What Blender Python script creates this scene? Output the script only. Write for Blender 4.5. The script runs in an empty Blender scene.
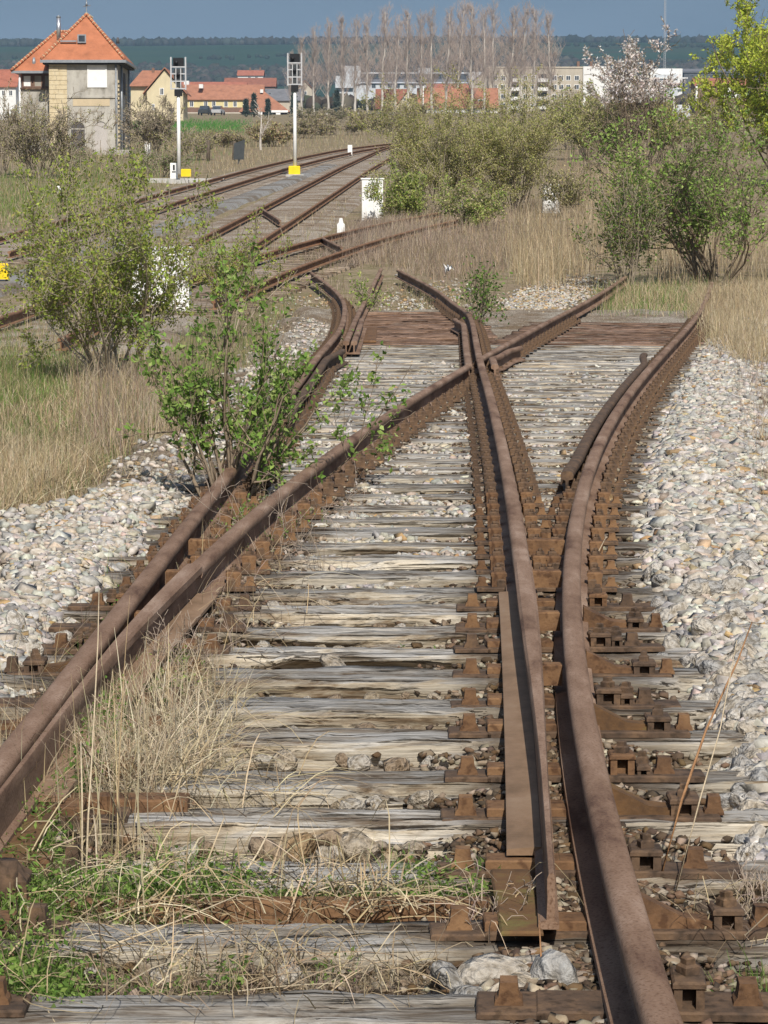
import bpy, math, random
import numpy as np
from mathutils import Vector, Matrix

sc = bpy.context.scene
COL = sc.collection
RNG = np.random.default_rng(7)
F = 3000.0
PITCH = math.atan(297.0 / F)
CZ = 1.6

# ------------------------------------------------------------------ camera, sky, sun, exposure
cam_d = bpy.data.cameras.new("camera")
cam_d.sensor_fit = 'HORIZONTAL'; cam_d.sensor_width = 36.0
cam_d.lens = 36.0 * F / 768.0
cam_d.clip_start = 0.1; cam_d.clip_end = 9000
cam = bpy.data.objects.new("camera", cam_d); COL.objects.link(cam)
cam.location = (0, 0, CZ); cam.rotation_euler = (math.pi / 2 - PITCH, 0, 0)
sc.camera = cam

SUN_AZ = math.radians(9.0)      # behind the camera, a little to its right
SUN_EL = math.radians(42.0)
world = bpy.data.worlds.new("World"); sc.world = world
world.use_nodes = True
wn = world.node_tree.nodes; wl = world.node_tree.links
bg = wn["Background"]; bg.inputs[1].default_value = 0.12
sky = wn.new("ShaderNodeTexSky"); sky.sky_type = 'NISHITA'; sky.sun_disc = False
sky.sun_elevation = SUN_EL; sky.sun_rotation = math.pi - SUN_AZ
sky.air_density = 1.0; sky.dust_density = 1.5
# a bank of slate rain cloud all round, low over the horizon
tc = wn.new("ShaderNodeTexCoord"); sep = wn.new("ShaderNodeSeparateXYZ")
wl.new(tc.outputs["Generated"], sep.inputs[0])
mp = wn.new("ShaderNodeMapping"); mp.inputs["Scale"].default_value = (3.0, 3.0, 9.0)
wl.new(tc.outputs["Generated"], mp.inputs[0])
nz = wn.new("ShaderNodeTexNoise"); nz.inputs["Scale"].default_value = 2.2; nz.inputs["Detail"].default_value = 5
wl.new(mp.outputs[0], nz.inputs[0])
ad = wn.new("ShaderNodeMath"); ad.operation = 'MULTIPLY_ADD'; ad.inputs[1].default_value = -0.35
wl.new(nz.outputs[0], ad.inputs[0]); wl.new(sep.outputs[2], ad.inputs[2])
rng_ = wn.new("ShaderNodeMapRange"); rng_.inputs[1].default_value = 0.12; rng_.inputs[2].default_value = 0.42
rng_.inputs[3].default_value = 1.0; rng_.inputs[4].default_value = 0.12
wl.new(ad.outputs[0], rng_.inputs[0])
cr = wn.new("ShaderNodeValToRGB")
cr.color_ramp.elements[0].position = 0.3; cr.color_ramp.elements[0].color = (1.02, 1.50, 2.12, 1)
cr.color_ramp.elements[1].position = 0.7; cr.color_ramp.elements[1].color = (1.32, 1.86, 2.55, 1)
wl.new(nz.outputs[0], cr.inputs[0])
mx = wn.new("ShaderNodeMix"); mx.data_type = 'RGBA'
wl.new(rng_.outputs[0], mx.inputs[0]); wl.new(sky.outputs[0], mx.inputs[6]); wl.new(cr.outputs[0], mx.inputs[7])
wl.new(mx.outputs[2], bg.inputs[0])

sd = bpy.data.lights.new("sun", 'SUN'); sd.energy = 4.6; sd.angle = math.radians(0.5); sd.color = (1.0, 0.945, 0.86)
sun = bpy.data.objects.new("sun", sd); COL.objects.link(sun)
sdir = Vector((math.sin(SUN_AZ) * math.cos(SUN_EL), -math.cos(SUN_AZ) * math.cos(SUN_EL), math.sin(SUN_EL)))
sun.rotation_euler = sdir.to_track_quat('Z', 'Y').to_euler(); sun.location = (0, -20, 40)
sc.view_settings.view_transform = 'Standard'; sc.view_settings.look = 'None'
sc.view_settings.exposure = 0.2; sc.view_settings.gamma = 1.0; sc.view_settings.use_curve_mapping = False

# ------------------------------------------------------------------ terrain and projection
def sstep(a, b, x):
    t = np.clip((np.asarray(x, float) - a) / (b - a), 0, 1); return t * t * (3 - 2 * t)

def ramp(x, y):
    """Height of the formation: level near the turnout, climbing beyond it, hills far off."""
    x = np.asarray(x, float); y = np.asarray(y, float)
    t = np.minimum(y, 1500.0) - 49.0
    r = 0.02 * (t + np.sqrt(t * t + 25.0))
    n = np.sin(x * .0021 + 1.0) * 3 + np.sin(x * .0067) * 1.6 + np.sin(y * .006 + x * .003) * 3
    r = r + sstep(1450, 2650, y) * (83 + n) + sstep(2650, 3000, y) * -40
    return r

def rays(px, py):
    px = np.asarray(px, float); py = np.asarray(py, float)
    a = (px - 384.0) / F; b = (512.0 - py) / F
    cp, sp = math.cos(PITCH), math.sin(PITCH)
    return np.stack([a, cp + b * sp, -sp + b * cp], -1)   # world direction, unit depth

def hit(px, py, off=0.0):
    """Where the pixel's line of sight meets the terrain raised by off."""
    d = np.atleast_2d(rays(px, py)); n = len(d)
    ts = np.geomspace(2.5, 3500, 260)
    lo = np.full(n, ts[0]); hi = np.full(n, ts[-1]); done = np.zeros(n, bool)
    for i in range(1, len(ts)):
        p = d * ts[i]
        below = (p[:, 2] + CZ) < ramp(p[:, 0], p[:, 1]) + off
        new = below & ~done
        lo[new] = ts[i - 1]; hi[new] = ts[i]; done |= new
        if done.all(): break
    for _ in range(18):
        m = (lo + hi) / 2; p = d * m[:, None]
        below = (p[:, 2] + CZ) < ramp(p[:, 0], p[:, 1]) + off
        hi = np.where(below, m, hi); lo = np.where(below, lo, m)
    p = d * hi[:, None]; p[:, 2] += CZ
    return p

def hit1(px, py, off=0.0): return Vector(hit([px], [py], off)[0])

def at(px, py, D):
    d = rays(px, py); p = d * (D / d[1]); return Vector((p[0], p[1], p[2] + CZ))

def base(px, D, off=-0.08):
    cp, sp = math.cos(PITCH), math.sin(PITCH); x = (px - 384.0) / F * D; z = float(ramp(x, D)) + off
    x = (px - 384.0) / F * (D * cp - (z - CZ) * sp)
    return Vector((x, D, z))

# ------------------------------------------------------------------ objects
def props(o, label=None, cat=None, group=None, kind=None):
    if label: o["label"] = label
    if cat: o["category"] = cat
    if group: o["group"] = group
    if kind: o["kind"] = kind
    return o

def thing(name, label, cat, loc=(0, 0, 0), rz=0.0, group=None, kind=None):
    o = bpy.data.objects.new(name, None); COL.objects.link(o)
    o.empty_display_size = 0.2
    o.location = loc; o.rotation_euler = (0, 0, rz)
    return props(o, label, cat, group, kind)

def link_mesh(name, me, parent=None, kind=None):
    o = bpy.data.objects.new(name, me); COL.objects.link(o)
    if parent: o.parent = parent
    if kind: o["kind"] = kind
    return o

def np_mesh(name, V, Fs, mat, col=None, smooth=False):
    """V (n,3); Fs a list of int arrays (m,k)."""
    V = np.asarray(V, np.float32)
    me = bpy.data.meshes.new(name)
    Fs = [np.asarray(f, np.int32) for f in Fs if len(f)]
    me.vertices.add(len(V)); me.vertices.foreach_set("co", V.ravel())
    li = np.concatenate([f.ravel() for f in Fs]); cnt = np.concatenate([np.full(len(f), f.shape[1], np.int32) for f in Fs])
    st = np.concatenate([[0], np.cumsum(cnt)[:-1]]).astype(np.int32)
    me.loops.add(len(li)); me.loops.foreach_set("vertex_index", li)
    me.polygons.add(len(cnt)); me.polygons.foreach_set("loop_start", st)
    try: me.polygons.foreach_set("loop_total", cnt)
    except Exception: pass
    if smooth: me.polygons.foreach_set("use_smooth", np.ones(len(cnt), bool))
    if col is not None:
        a = me.color_attributes.new("Col", 'FLOAT_COLOR', 'POINT')
        c = np.ones((len(V), 4), np.float32); c[:, :3] = col
        a.data.foreach_set("color", c.ravel())
    me.update(calc_edges=True); me.validate()
    if mat: me.materials.append(mat)
    return me

class MB:
    """collects boxes, tubes, prisms into one mesh"""
    def __init__(s): s.v = []; s.f = []; s.sm = []
    def add(s, vs, fs, sm=False):
        n = len(s.v); s.v += [tuple(v) for v in vs]; s.f += [tuple(i + n for i in f) for f in fs]; s.sm += [sm] * len(fs); return s
    def box(s, x0, x1, y0, y1, z0, z1, c=0.0, M=None):
        if c > 0:
            a = [(x0 + c, y0 + c), (x1 - c, y0 + c), (x1 - c, y1 - c), (x0 + c, y1 - c)]
            b = [(x0, y0), (x1, y0), (x1, y1), (x0, y1)]
            vs = [(p[0], p[1], z0) for p in b] + [(p[0], p[1], z1 - c) for p in b] + [(p[0], p[1], z1) for p in a]
            fs = [(3, 2, 1, 0)] + [(i, (i + 1) % 4, 4 + (i + 1) % 4, 4 + i) for i in range(4)] + [(4 + i, 4 + (i + 1) % 4, 8 + (i + 1) % 4, 8 + i) for i in range(4)] + [(8, 9, 10, 11)]
        else:
            vs = [(x0, y0, z0), (x1, y0, z0), (x1, y1, z0), (x0, y1, z0), (x0, y0, z1), (x1, y0, z1), (x1, y1, z1), (x0, y1, z1)]
            fs = [(3, 2, 1, 0), (0, 1, 5, 4), (1, 2, 6, 5), (2, 3, 7, 6), (3, 0, 4, 7), (4, 5, 6, 7)]
        if M is not None: vs = [M @ Vector(v) for v in vs]
        return s.add(vs, fs)
    def prism(s, poly, y0, y1, axis='Y', M=None):
        """poly of (a,b) swept from y0 to y1 along axis"""
        n = len(poly)
        if axis == 'Y': vs = [(a, y0, b) for a, b in poly] + [(a, y1, b) for a, b in poly]
        elif axis == 'X': vs = [(y0, a, b) for a, b in poly] + [(y1, a, b) for a, b in poly]
        else: vs = [(a, b, y0) for a, b in poly] + [(a, b, y1) for a, b in poly]
        if M is not None: vs = [M @ Vector(v) for v in vs]
        fs = [(i, (i + 1) % n, n + (i + 1) % n, n + i) for i in range(n)] + [tuple(range(n))[::-1], tuple(range(n, 2 * n))]
        return s.add(vs, fs)
    def tube(s, pts, rad, n=6, cap=True):
        pts = [Vector(p) for p in pts]
        if not hasattr(rad, '__len__'): rad = [rad] * len(pts)
        vs = []; fs = []
        for i, p in enumerate(pts):
            t = (pts[min(i + 1, len(pts) - 1)] - pts[max(i - 1, 0)]).normalized()
            a = t.cross(Vector((0.31, 0.2, 1)) if abs(t.z) < .95 else Vector((1, 0.1, 0))).normalized(); b = t.cross(a)
            for k in range(n):
                q = 2 * math.pi * k / n; vs.append(p + (a * math.cos(q) + b * math.sin(q)) * rad[i])
        for i in range(len(pts) - 1):
            for k in range(n): fs.append((i * n + k, i * n + (k + 1) % n, (i + 1) * n + (k + 1) % n, (i + 1) * n + k))
        if cap: fs.append(tuple(range(n))); fs.append(tuple(range((len(pts) - 1) * n, len(pts) * n))[::-1])
        return s.add(vs, fs, n > 5)
    def cyl(s, x, y, z0, z1, r, n=8, r2=None):
        return s.tube([(x, y, z0), (x, y, z1)], [r, r if r2 is None else r2], n)
    def mesh(s, name, mat):
        me = bpy.data.meshes.new(name); me.from_pydata(s.v, [], s.f); me.update()
        if any(s.sm): me.polygons.foreach_set("use_smooth", s.sm)
        import bmesh
        bm = bmesh.new(); bm.from_mesh(me); bmesh.ops.recalc_face_normals(bm, faces=bm.faces); bm.to_mesh(me); bm.free()
        if mat: me.materials.append(mat)
        return me
    def build(s, name, mat, parent=None, kind=None):
        return link_mesh(name, s.mesh(name, mat), parent, kind)

# ------------------------------------------------------------------ materials
def lin(r, g, b):
    f = lambda c: (c / 255 / 12.92) if c / 255 <= .04045 else ((c / 255 + .055) / 1.055) ** 2.4
    return (f(r), f(g), f(b))

def new_mat(name):
    m = bpy.data.materials.new(name); m.use_nodes = True
    nt = m.node_tree; return m, nt.nodes, nt.links, nt.nodes["Principled BSDF"]

def ramp_node(N, cols, lo=0.3, hi=0.7):
    r = N.new("ShaderNodeValToRGB"); e = r.color_ramp.elements
    for i, c in enumerate(cols):
        p = lo + (hi - lo) * i / max(1, len(cols) - 1)
        el = e[i] if i < 2 else e.new(p)
        el.position = p; el.color = (*c, 1)
    return r

def mat_noise(name, cols, scale=6.0, stretch=(1, 1, 1), rough=0.85, bump=0.3, bscale=None, detail=8, coord='Object', lo=.3, hi=.7, metal=0.0, spec=.3, bdist=.02, fine=None):
    m, N, L, P = new_mat(name)
    tc = N.new("ShaderNodeTexCoord"); mp = N.new("ShaderNodeMapping"); mp.inputs["Scale"].default_value = stretch
    L.new(tc.outputs[coord], mp.inputs[0])
    n = N.new("ShaderNodeTexNoise"); n.inputs["Scale"].default_value = scale; n.inputs["Detail"].default_value = detail; n.inputs["Roughness"].default_value = .65
    L.new(mp.outputs[0], n.inputs[0])
    r = ramp_node(N, cols, lo, hi); L.new(n.outputs[0], r.inputs[0])
    out = r.outputs[0]
    if fine:
        n3 = N.new("ShaderNodeTexNoise"); n3.inputs["Scale"].default_value = fine[0]; n3.inputs["Detail"].default_value = 4
        L.new(tc.outputs[coord], n3.inputs[0])
        r3 = ramp_node(N, [(1, 1, 1), fine[1]], .52, .66); L.new(n3.outputs[0], r3.inputs[0])
        x = N.new("ShaderNodeMix"); x.data_type = 'RGBA'; x.blend_type = 'MULTIPLY'; x.inputs[0].default_value = 1
        L.new(out, x.inputs[6]); L.new(r3.outputs[0], x.inputs[7]); out = x.outputs[2]
    L.new(out, P.inputs["Base Color"])
    P.inputs["Roughness"].default_value = rough; P.inputs["Metallic"].default_value = metal; P.inputs["Specular IOR Level"].default_value = spec
    if bump:
        n2 = N.new("ShaderNodeTexNoise"); n2.inputs["Scale"].default_value = bscale or scale * 3; n2.inputs["Detail"].default_value = 6
        L.new(tc.outputs[coord], n2.inputs[0])
        b = N.new("ShaderNodeBump"); b.inputs["Strength"].default_value = bump; b.inputs["Distance"].default_value = bdist
        L.new(n2.outputs[0], b.inputs["Height"]); L.new(b.outputs[0], P.inputs["Normal"])
    return m

def mat_attr(name, rough=.8, trans=0.0, spec=.2, noise=None):
    """colour of each blade, leaf or stone from its own attribute"""
    m, N, L, P = new_mat(name)
    a = N.new("ShaderNodeAttribute"); a.attribute_name = "Col"
    out = a.outputs[0]
    if noise:
        tc = N.new("ShaderNodeTexCoord"); n = N.new("ShaderNodeTexNoise"); n.inputs["Scale"].default_value = noise; n.inputs["Detail"].default_value = 5
        L.new(tc.outputs["Object"], n.inputs[0]); r = ramp_node(N, [(.78, .76, .72), (1.1, 1.1, 1.1)], .35, .65); L.new(n.outputs[0], r.inputs[0])
        x = N.new("ShaderNodeMix"); x.data_type = 'RGBA'; x.blend_type = 'MULTIPLY'; x.inputs[0].default_value = 1
        L.new(out, x.inputs[6]); L.new(r.outputs[0], x.inputs[7]); out = x.outputs[2]
        b = N.new("ShaderNodeBump"); b.inputs["Strength"].default_value = .4; b.inputs["Distance"].default_value = .01
        L.new(n.outputs[0], b.inputs["Height"]); L.new(b.outputs[0], P.inputs["Normal"])
    L.new(out, P.inputs["Base Color"]); P.inputs["Roughness"].default_value = rough; P.inputs["Specular IOR Level"].default_value = spec
    if trans:
        t = N.new("ShaderNodeBsdfTranslucent"); L.new(out, t.inputs[0])
        x = N.new("ShaderNodeMixShader"); x.inputs[0].default_value = trans
        L.new(P.outputs[0], x.inputs[1]); L.new(t.outputs[0], x.inputs[2])
        L.new(x.outputs[0], N["Material Output"].inputs[0])
    return m

RAIL = mat_noise("rusty_rail", [(.095, .050, .030), (.19, .116, .074), (.24, .155, .105), (.32, .225, .165)], 7, (1, .22, 1), .82, .5, 120, fine=(130, (.60, .52, .46)), bdist=.005, lo=.33, hi=.68)
RUST = mat_noise("rust_orange", [(.065, .036, .020), (.145, .078, .038), (.22, .125, .060)], 9, (1, 1, 1), .85, .5, 70, fine=(40, (.55, .5, .48)), bdist=.006)
RUSTD = mat_noise("rust_dark", [(.045, .031, .022), (.095, .060, .038), (.165, .100, .055)], 11, (1, 1, 1), .88, .5, 60, fine=(35, (.5, .5, .48)), bdist=.006)
RAILO = mat_noise('orange_rusty_rail', [(.12, .060, .030), (.20, .105, .055), (.26, .15, .085)], 4, (1, 1, 1), .8, .2, 60, bdist=.004)
RUSTL = mat_noise('rust_light', [(.15, .095, .055), (.22, .14, .085), (.27, .185, .12)], 7, (1, .5, 1), .85, .4, 60, bdist=.004)
MOSSY = mat_noise("mossy_rust", [(.06, .034, .018), (.13, .07, .03), (.13, .12, .035)], 7, (1, 1, 1), .9, .5, 60, bdist=.006)
LEAF = mat_attr("leaf", .75, .42, .08)
BLADE = mat_attr("grass_blade", .75, .25, .15)
BARK = mat_noise("bark_tan", [(.13, .095, .065), (.28, .22, .155)], 14, (1, 1, .3), .9, .3)
BARKD = mat_noise("bark_dark", [(.06, .045, .032), (.14, .11, .08)], 14, (1, 1, .3), .9, .3)
BARKM = mat_noise("bark_grey_brown", [(.24, .20, .145), (.38, .32, .24)], 14, (1, 1, .3), .9, .3)
BARKP = mat_noise("bark_pale", [(.22, .19, .16), (.42, .38, .33)], 3, (1, 1, .4), .9, .2)
STONE = mat_attr("ballast_stone", .9, 0, .2, 45)
WHITE = mat_noise("white_paint", [(.68, .68, .66), (.82, .82, .80)], 3, rough=.5, bump=.05)
DGREY = mat_noise("dark_grey_paint", [(.03, .035, .038), (.055, .06, .062)], 6, rough=.6, bump=.1)
BLACK = mat_noise("black_paint", [(.008, .008, .009), (.018, .018, .02)], 6, rough=.45, bump=.05)
LGREY = mat_noise("light_grey_steel", [(.36, .37, .38), (.5, .5, .51)], 6, rough=.5, bump=.05)
YELLOW = mat_noise("yellow_paint", [(.72, .50, .01), (.82, .62, .02)], 4, rough=.5, bump=.05)
CONC = mat_noise("concrete", [(.34, .33, .31), (.48, .47, .44)], 5, rough=.9, bump=.3)
GLASS = mat_noise("window_glass", [(.03, .035, .045), (.07, .08, .09)], 2, rough=.12, bump=0, spec=.5)

def wood_mat(name, top, front, dark):
    m, N, L, P = new_mat(name)
    tc = N.new("ShaderNodeTexCoord"); oi = N.new("ShaderNodeObjectInfo")
    ofs = N.new("ShaderNodeVectorMath"); ofs.operation = 'MULTIPLY_ADD'; ofs.inputs[1].default_value = (37, 11, 5)
    L.new(oi.outputs["Random"], ofs.inputs[0]); L.new(tc.outputs["Object"], ofs.inputs[2])
    def grain(st, detail=8, dist=.3):
        mp = N.new("ShaderNodeMapping"); mp.inputs["Scale"].default_value = st; L.new(ofs.outputs[0], mp.inputs[0])
        g = N.new("ShaderNodeTexNoise"); g.inputs["Scale"].default_value = 1.0; g.inputs["Detail"].default_value = detail; g.inputs["Roughness"].default_value = .72; g.inputs["Distortion"].default_value = dist
        L.new(mp.outputs[0], g.inputs[0]); return g
    def mul(a, b):
        x = N.new("ShaderNodeMix"); x.data_type = 'RGBA'; x.blend_type = 'MULTIPLY'; x.inputs[0].default_value = 1
        L.new(a, x.inputs[6]); L.new(b, x.inputs[7]); return x.outputs[2]
    g = grain((2.2, 105, 115), 8, .12)
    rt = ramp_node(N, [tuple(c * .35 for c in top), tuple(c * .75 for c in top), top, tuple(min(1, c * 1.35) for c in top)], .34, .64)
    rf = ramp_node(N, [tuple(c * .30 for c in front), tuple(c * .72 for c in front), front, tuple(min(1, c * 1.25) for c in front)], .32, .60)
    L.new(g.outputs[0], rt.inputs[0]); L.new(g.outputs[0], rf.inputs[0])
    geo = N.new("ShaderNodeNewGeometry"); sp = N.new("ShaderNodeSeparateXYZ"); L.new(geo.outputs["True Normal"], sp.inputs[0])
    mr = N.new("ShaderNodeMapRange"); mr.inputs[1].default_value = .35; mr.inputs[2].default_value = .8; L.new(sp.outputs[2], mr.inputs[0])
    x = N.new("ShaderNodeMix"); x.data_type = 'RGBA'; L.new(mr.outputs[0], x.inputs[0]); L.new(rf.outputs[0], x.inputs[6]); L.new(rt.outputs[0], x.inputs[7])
    # long drying cracks
    ck = grain((1.1, 58, 62), 3, .06); rc = ramp_node(N, [(.16, .14, .12), (.6, .56, .5), (1, 1, 1)], .34, .43); L.new(ck.outputs[0], rc.inputs[0])
    col = mul(x.outputs[2], rc.outputs[0])
    # broad tone, rot and old creosote
    n2 = grain((2.2, 8, 14), 6, .6); r2 = ramp_node(N, [(1.08, 1.08, 1.08), (.84, .79, .72), (.42, .33, .25), (.17, .125, .10)], .43, .72); L.new(n2.outputs[0], r2.inputs[0])
    col = mul(col, r2.outputs[0])
    at_ = N.new("ShaderNodeAttribute"); at_.attribute_name = "Stain"; xs_ = N.new("ShaderNodeMix"); xs_.data_type = 'RGBA'; L.new(at_.outputs[2], xs_.inputs[0]); L.new(col, xs_.inputs[6]); xs_.inputs[7].default_value = (.062, .042, .027, 1); col = xs_.outputs[2]
    mr2 = N.new("ShaderNodeMapRange"); mr2.inputs[3].default_value = .74; mr2.inputs[4].default_value = 1.1; L.new(oi.outputs["Random"], mr2.inputs[0])
    col = mul(col, mr2.outputs[0])
    L.new(col, P.inputs["Base Color"]); P.inputs["Roughness"].default_value = .92; P.inputs["Specular IOR Level"].default_value = .15
    b = N.new("ShaderNodeBump"); b.inputs["Strength"].default_value = .9; b.inputs["Distance"].default_value = .006
    L.new(g.outputs[0], b.inputs["Height"])
    b2 = N.new("ShaderNodeBump"); b2.inputs["Strength"].default_value = 1.0; b2.inputs["Distance"].default_value = .02
    L.new(rc.outputs[0], b2.inputs["Height"]); L.new(b.outputs[0], b2.inputs["Normal"]); L.new(b2.outputs[0], P.inputs["Normal"])
    return m
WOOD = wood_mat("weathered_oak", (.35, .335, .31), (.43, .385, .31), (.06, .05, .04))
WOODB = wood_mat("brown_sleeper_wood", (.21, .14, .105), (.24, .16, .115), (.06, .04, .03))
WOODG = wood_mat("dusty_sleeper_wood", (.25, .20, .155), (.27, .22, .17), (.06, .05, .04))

# ------------------------------------------------------------------ rails in plan: X as a function of Y
RH = 0.17
def pts_of(pl, off=RH):
    a = np.array(pl, float); return hit(a[:, 0], a[:, 1], off)

def poly_rail(pl, deg):
    p = pts_of(pl); c = np.polyfit(p[:, 1], p[:, 0], deg)
    y0, y1 = p[:, 1].min(), p[:, 1].max()
    dc = np.polyder(c)
    def f(y):
        y = np.asarray(y, float); yc = np.clip(y, y0, y1)
        return np.polyval(c, yc) + np.polyval(dc, yc) * (y - yc)
    return f

def spline_rail(pl):
    p = pts_of(pl); o = np.argsort(p[:, 1]); Y, X = p[o, 1], p[o, 0]
    n = len(Y); h = np.diff(Y); A = np.eye(n); r = np.zeros(n)
    for i in range(1, n - 1):
        A[i, i - 1], A[i, i], A[i, i + 1] = h[i - 1], 2 * (h[i - 1] + h[i]), h[i]
        r[i] = 6 * ((X[i + 1] - X[i]) / h[i] - (X[i] - X[i - 1]) / h[i - 1])
    M = np.linalg.solve(A, r)
    s0 = (X[1] - X[0]) / h[0] - h[0] * (2 * M[0] + M[1]) / 6; s1 = (X[-1] - X[-2]) / h[-1] + h[-1] * (M[-2] + 2 * M[-1]) / 6
    def f(y):
        y = np.asarray(y, float); yc = np.clip(y, Y[0], Y[-1])
        i = np.clip(np.searchsorted(Y, yc) - 1, 0, n - 2); a = (Y[i + 1] - yc); b = yc - Y[i]
        v = (M[i] * a ** 3 + M[i + 1] * b ** 3) / (6 * h[i]) + (X[i] / h[i] - M[i] * h[i] / 6) * a + (X[i + 1] / h[i] - M[i + 1] * h[i] / 6) * b
        return v + np.where(y < Y[0], s0 * (y - Y[0]), 0) + np.where(y > Y[-1], s1 * (y - Y[-1]), 0)
    return f

RS = poly_rail([(658, 1009), (630, 904), (607, 810), (581, 690), (572, 560), (578, 500), (606, 430), (665, 350), (700, 310)], 4)          # right stock rail
RB_ = [(551, 871), (547, 817), (541, 700), (532, 640), (511, 500), (504, 450), (493, 405), (481, 363)]
RA = poly_rail(RB_, 3)                                                                                                                    # straight blade and closure rail
RA2 = spline_rail([(493, 405), (481, 363), (475, 335), (471, 318), (466, 311), (457, 305), (437, 290), (405, 273), (397, 269)])
RB = poly_rail([(44, 735), (80, 690), (112, 650), (233, 530), (350, 440), (420, 392), (470, 363), (483, 357), (540, 325), (600, 293)], 4)   # curved blade and closure rail
LS1 = poly_rail([(21, 735), (52, 690), (87, 653), (180, 527), (270, 420), (322, 350), (337, 333)], 3)
LS2 = spline_rail([(270, 420), (322, 350), (337, 333), (344.6, 312), (339, 294), (324, 281), (310, 271)])
def LS(y): y = np.asarray(y, float); w = sstep(25, 32, y); return LS1(y) * (1 - w) + LS2(y) * w
def RAa(y): y = np.asarray(y, float); w = sstep(24, 29, y); return RA(y) * (1 - w) + RA2(y) * w

PROF = [(-.0365, .145), (-.0365, .130), (-.033, .118), (-.010, .110), (-.008, .100), (-.008, .034), (-.016, .024), (-.064, .012), (-.066, .0), (.066, .0), (.064, .012), (.016, .024), (.008, .034), (.008, .100), (.010, .110), (.033, .118), (.0365, .130), (.0365, .145), (.033, .155), (.026, .162), (.013, .166), (-.013, .166), (-.026, .162), (-.033, .155)]
PROF = [(a, b * 150 / 166.) for a, b in PROF]

def sweep(name, prof, pts, mat, parent, scale_fn=None, smooth=True):
    """a section carried along a polyline; x of the section is across, to the right of travel"""
    pts = np.asarray(pts, float); n = len(pts); t = np.gradient(pts, axis=0); t[:, 2] = 0
    t /= np.linalg.norm(t, axis=1)[:, None]
    across = np.stack([t[:, 1], -t[:, 0], np.zeros(n)], -1)
    V = []; k = len(prof) if prof else len(scale_fn(0, n))
    for i in range(n):
        pr = scale_fn(i, n) if scale_fn else prof
        pr = np.asarray(pr); V.append(pts[i] + across[i] * pr[:, :1] + np.array([0, 0, 1.]) * pr[:, 1:])
    V = np.concatenate(V)
    idx = np.arange(n - 1)[:, None] * k; j = np.arange(k)[None]; j2 = (j + 1) % k
    Q = np.stack([idx + j, idx + j2, idx + k + j2, idx + k + j], -1).reshape(-1, 4)
    me = np_mesh(name, V, [Q, np.arange(k)[None], np.arange((n - 1) * k, n * k)[None, ::-1]], mat)
    if smooth:
        me.polygons.foreach_set("use_smooth", np.ones(len(me.polygons), bool)); me.set_sharp_from_angle(angle=math.radians(35))
    return link_mesh(name, me, parent)

def plan(fx, y0, y1, z=.02, step=.35, dx=0.0):
    ys = np.arange(y0, y1 + step * .5, step); xs = fx(ys) + dx
    return np.stack([xs, ys, ramp(xs, ys) + z], -1)

# ------------------------------------------------------------------ ground, hills
def axis_pts(a, lim, s0, g):
    v = [0.0]; s = s0
    while v[-1] < lim: v.append(v[-1] + s); s *= g
    return np.array(v)
xa = axis_pts(0, 1250, .5, 1.075); gx = np.concatenate([-xa[:0:-1], xa])
ya = axis_pts(0, 3000, .5, 1.02); yb = axis_pts(0, 280, 2, 1.3); gy = np.concatenate([-yb[:0:-1], ya])
def ground_z(x, y):
    n = .03 * np.sin(x * 1.3 + y * .7) + .03 * np.sin(x * .6 - y * 1.1 + 2)
    return ramp(x, y) - .11 + n * sstep(2, 6, np.abs(x)) * .8 + .06 * sstep(2.0, 6, np.abs(x)) * (1 - sstep(30, 45, y))
GX, GY = np.meshgrid(gx, gy)
GZ = ground_z(GX, GY)
nx, ny = len(gx), len(gy)
ii = (np.arange(ny - 1)[:, None] * nx + np.arange(nx - 1)[None]).ravel()
GQ = np.stack([ii, ii + 1, ii + nx + 1, ii + nx], -1)

def ground_mat():
    m, N, L, P = new_mat("ground_turf")
    tc = N.new("ShaderNodeTexCoord")
    def noise(s, d=6, st=(1, 1, 1)):
        mp = N.new("ShaderNodeMapping"); mp.inputs["Scale"].default_value = st; L.new(tc.outputs["Object"], mp.inputs[0])
        n = N.new("ShaderNodeTexNoise"); n.inputs["Scale"].default_value = s; n.inputs["Detail"].default_value = d; L.new(mp.outputs[0], n.inputs[0]); return n
    def mix(f, a, b):
        x = N.new("ShaderNodeMix"); x.data_type = 'RGBA'; L.new(f, x.inputs[0]); L.new(a, x.inputs[6]); L.new(b, x.inputs[7]); return x.outputs[2]
    n1 = noise(.9, 9); n2 = noise(14, 6)
    near = ramp_node(N, [(.20, .165, .12), (.30, .25, .185), (.20, .18, .105), (.35, .29, .22)], .3, .72); L.new(n1.outputs[0], near.inputs[0])
    fine = ramp_node(N, [(.55, .5, .45), (1.15, 1.1, 1.0)], .3, .7); L.new(n2.outputs[0], fine.inputs[0])
    mm = N.new("ShaderNodeMix"); mm.data_type = 'RGBA'; mm.blend_type = 'MULTIPLY'; mm.inputs[0].default_value = 1
    L.new(near.outputs[0], mm.inputs[6]); L.new(fine.outputs[0], mm.inputs[7])
    nf = noise(.0045, 4, (1, 4.5, 1))
    field = ramp_node(N, [(.014, .040, .024), (.012, .034, .018), (.020, .046, .022), (.028, .034, .020)], .34, .66); L.new(nf.outputs[0], field.inputs[0])  # very dark greens: the cloud shadow over the hills is put into the colour
    sp = N.new("ShaderNodeSeparateXYZ"); L.new(tc.outputs["Object"], sp.inputs[0])
    mr = N.new("ShaderNodeMapRange"); mr.inputs[1].default_value = 620; mr.inputs[2].default_value = 900; L.new(sp.outputs[1], mr.inputs[0])
    c = mix(mr.outputs[0], mm.outputs[2], field.outputs[0])
    L.new(c, P.inputs["Base Color"]); P.inputs["Roughness"].default_value = 1; P.inputs["Specular IOR Level"].default_value = .05
    return m
GROUND = ground_mat()
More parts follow.
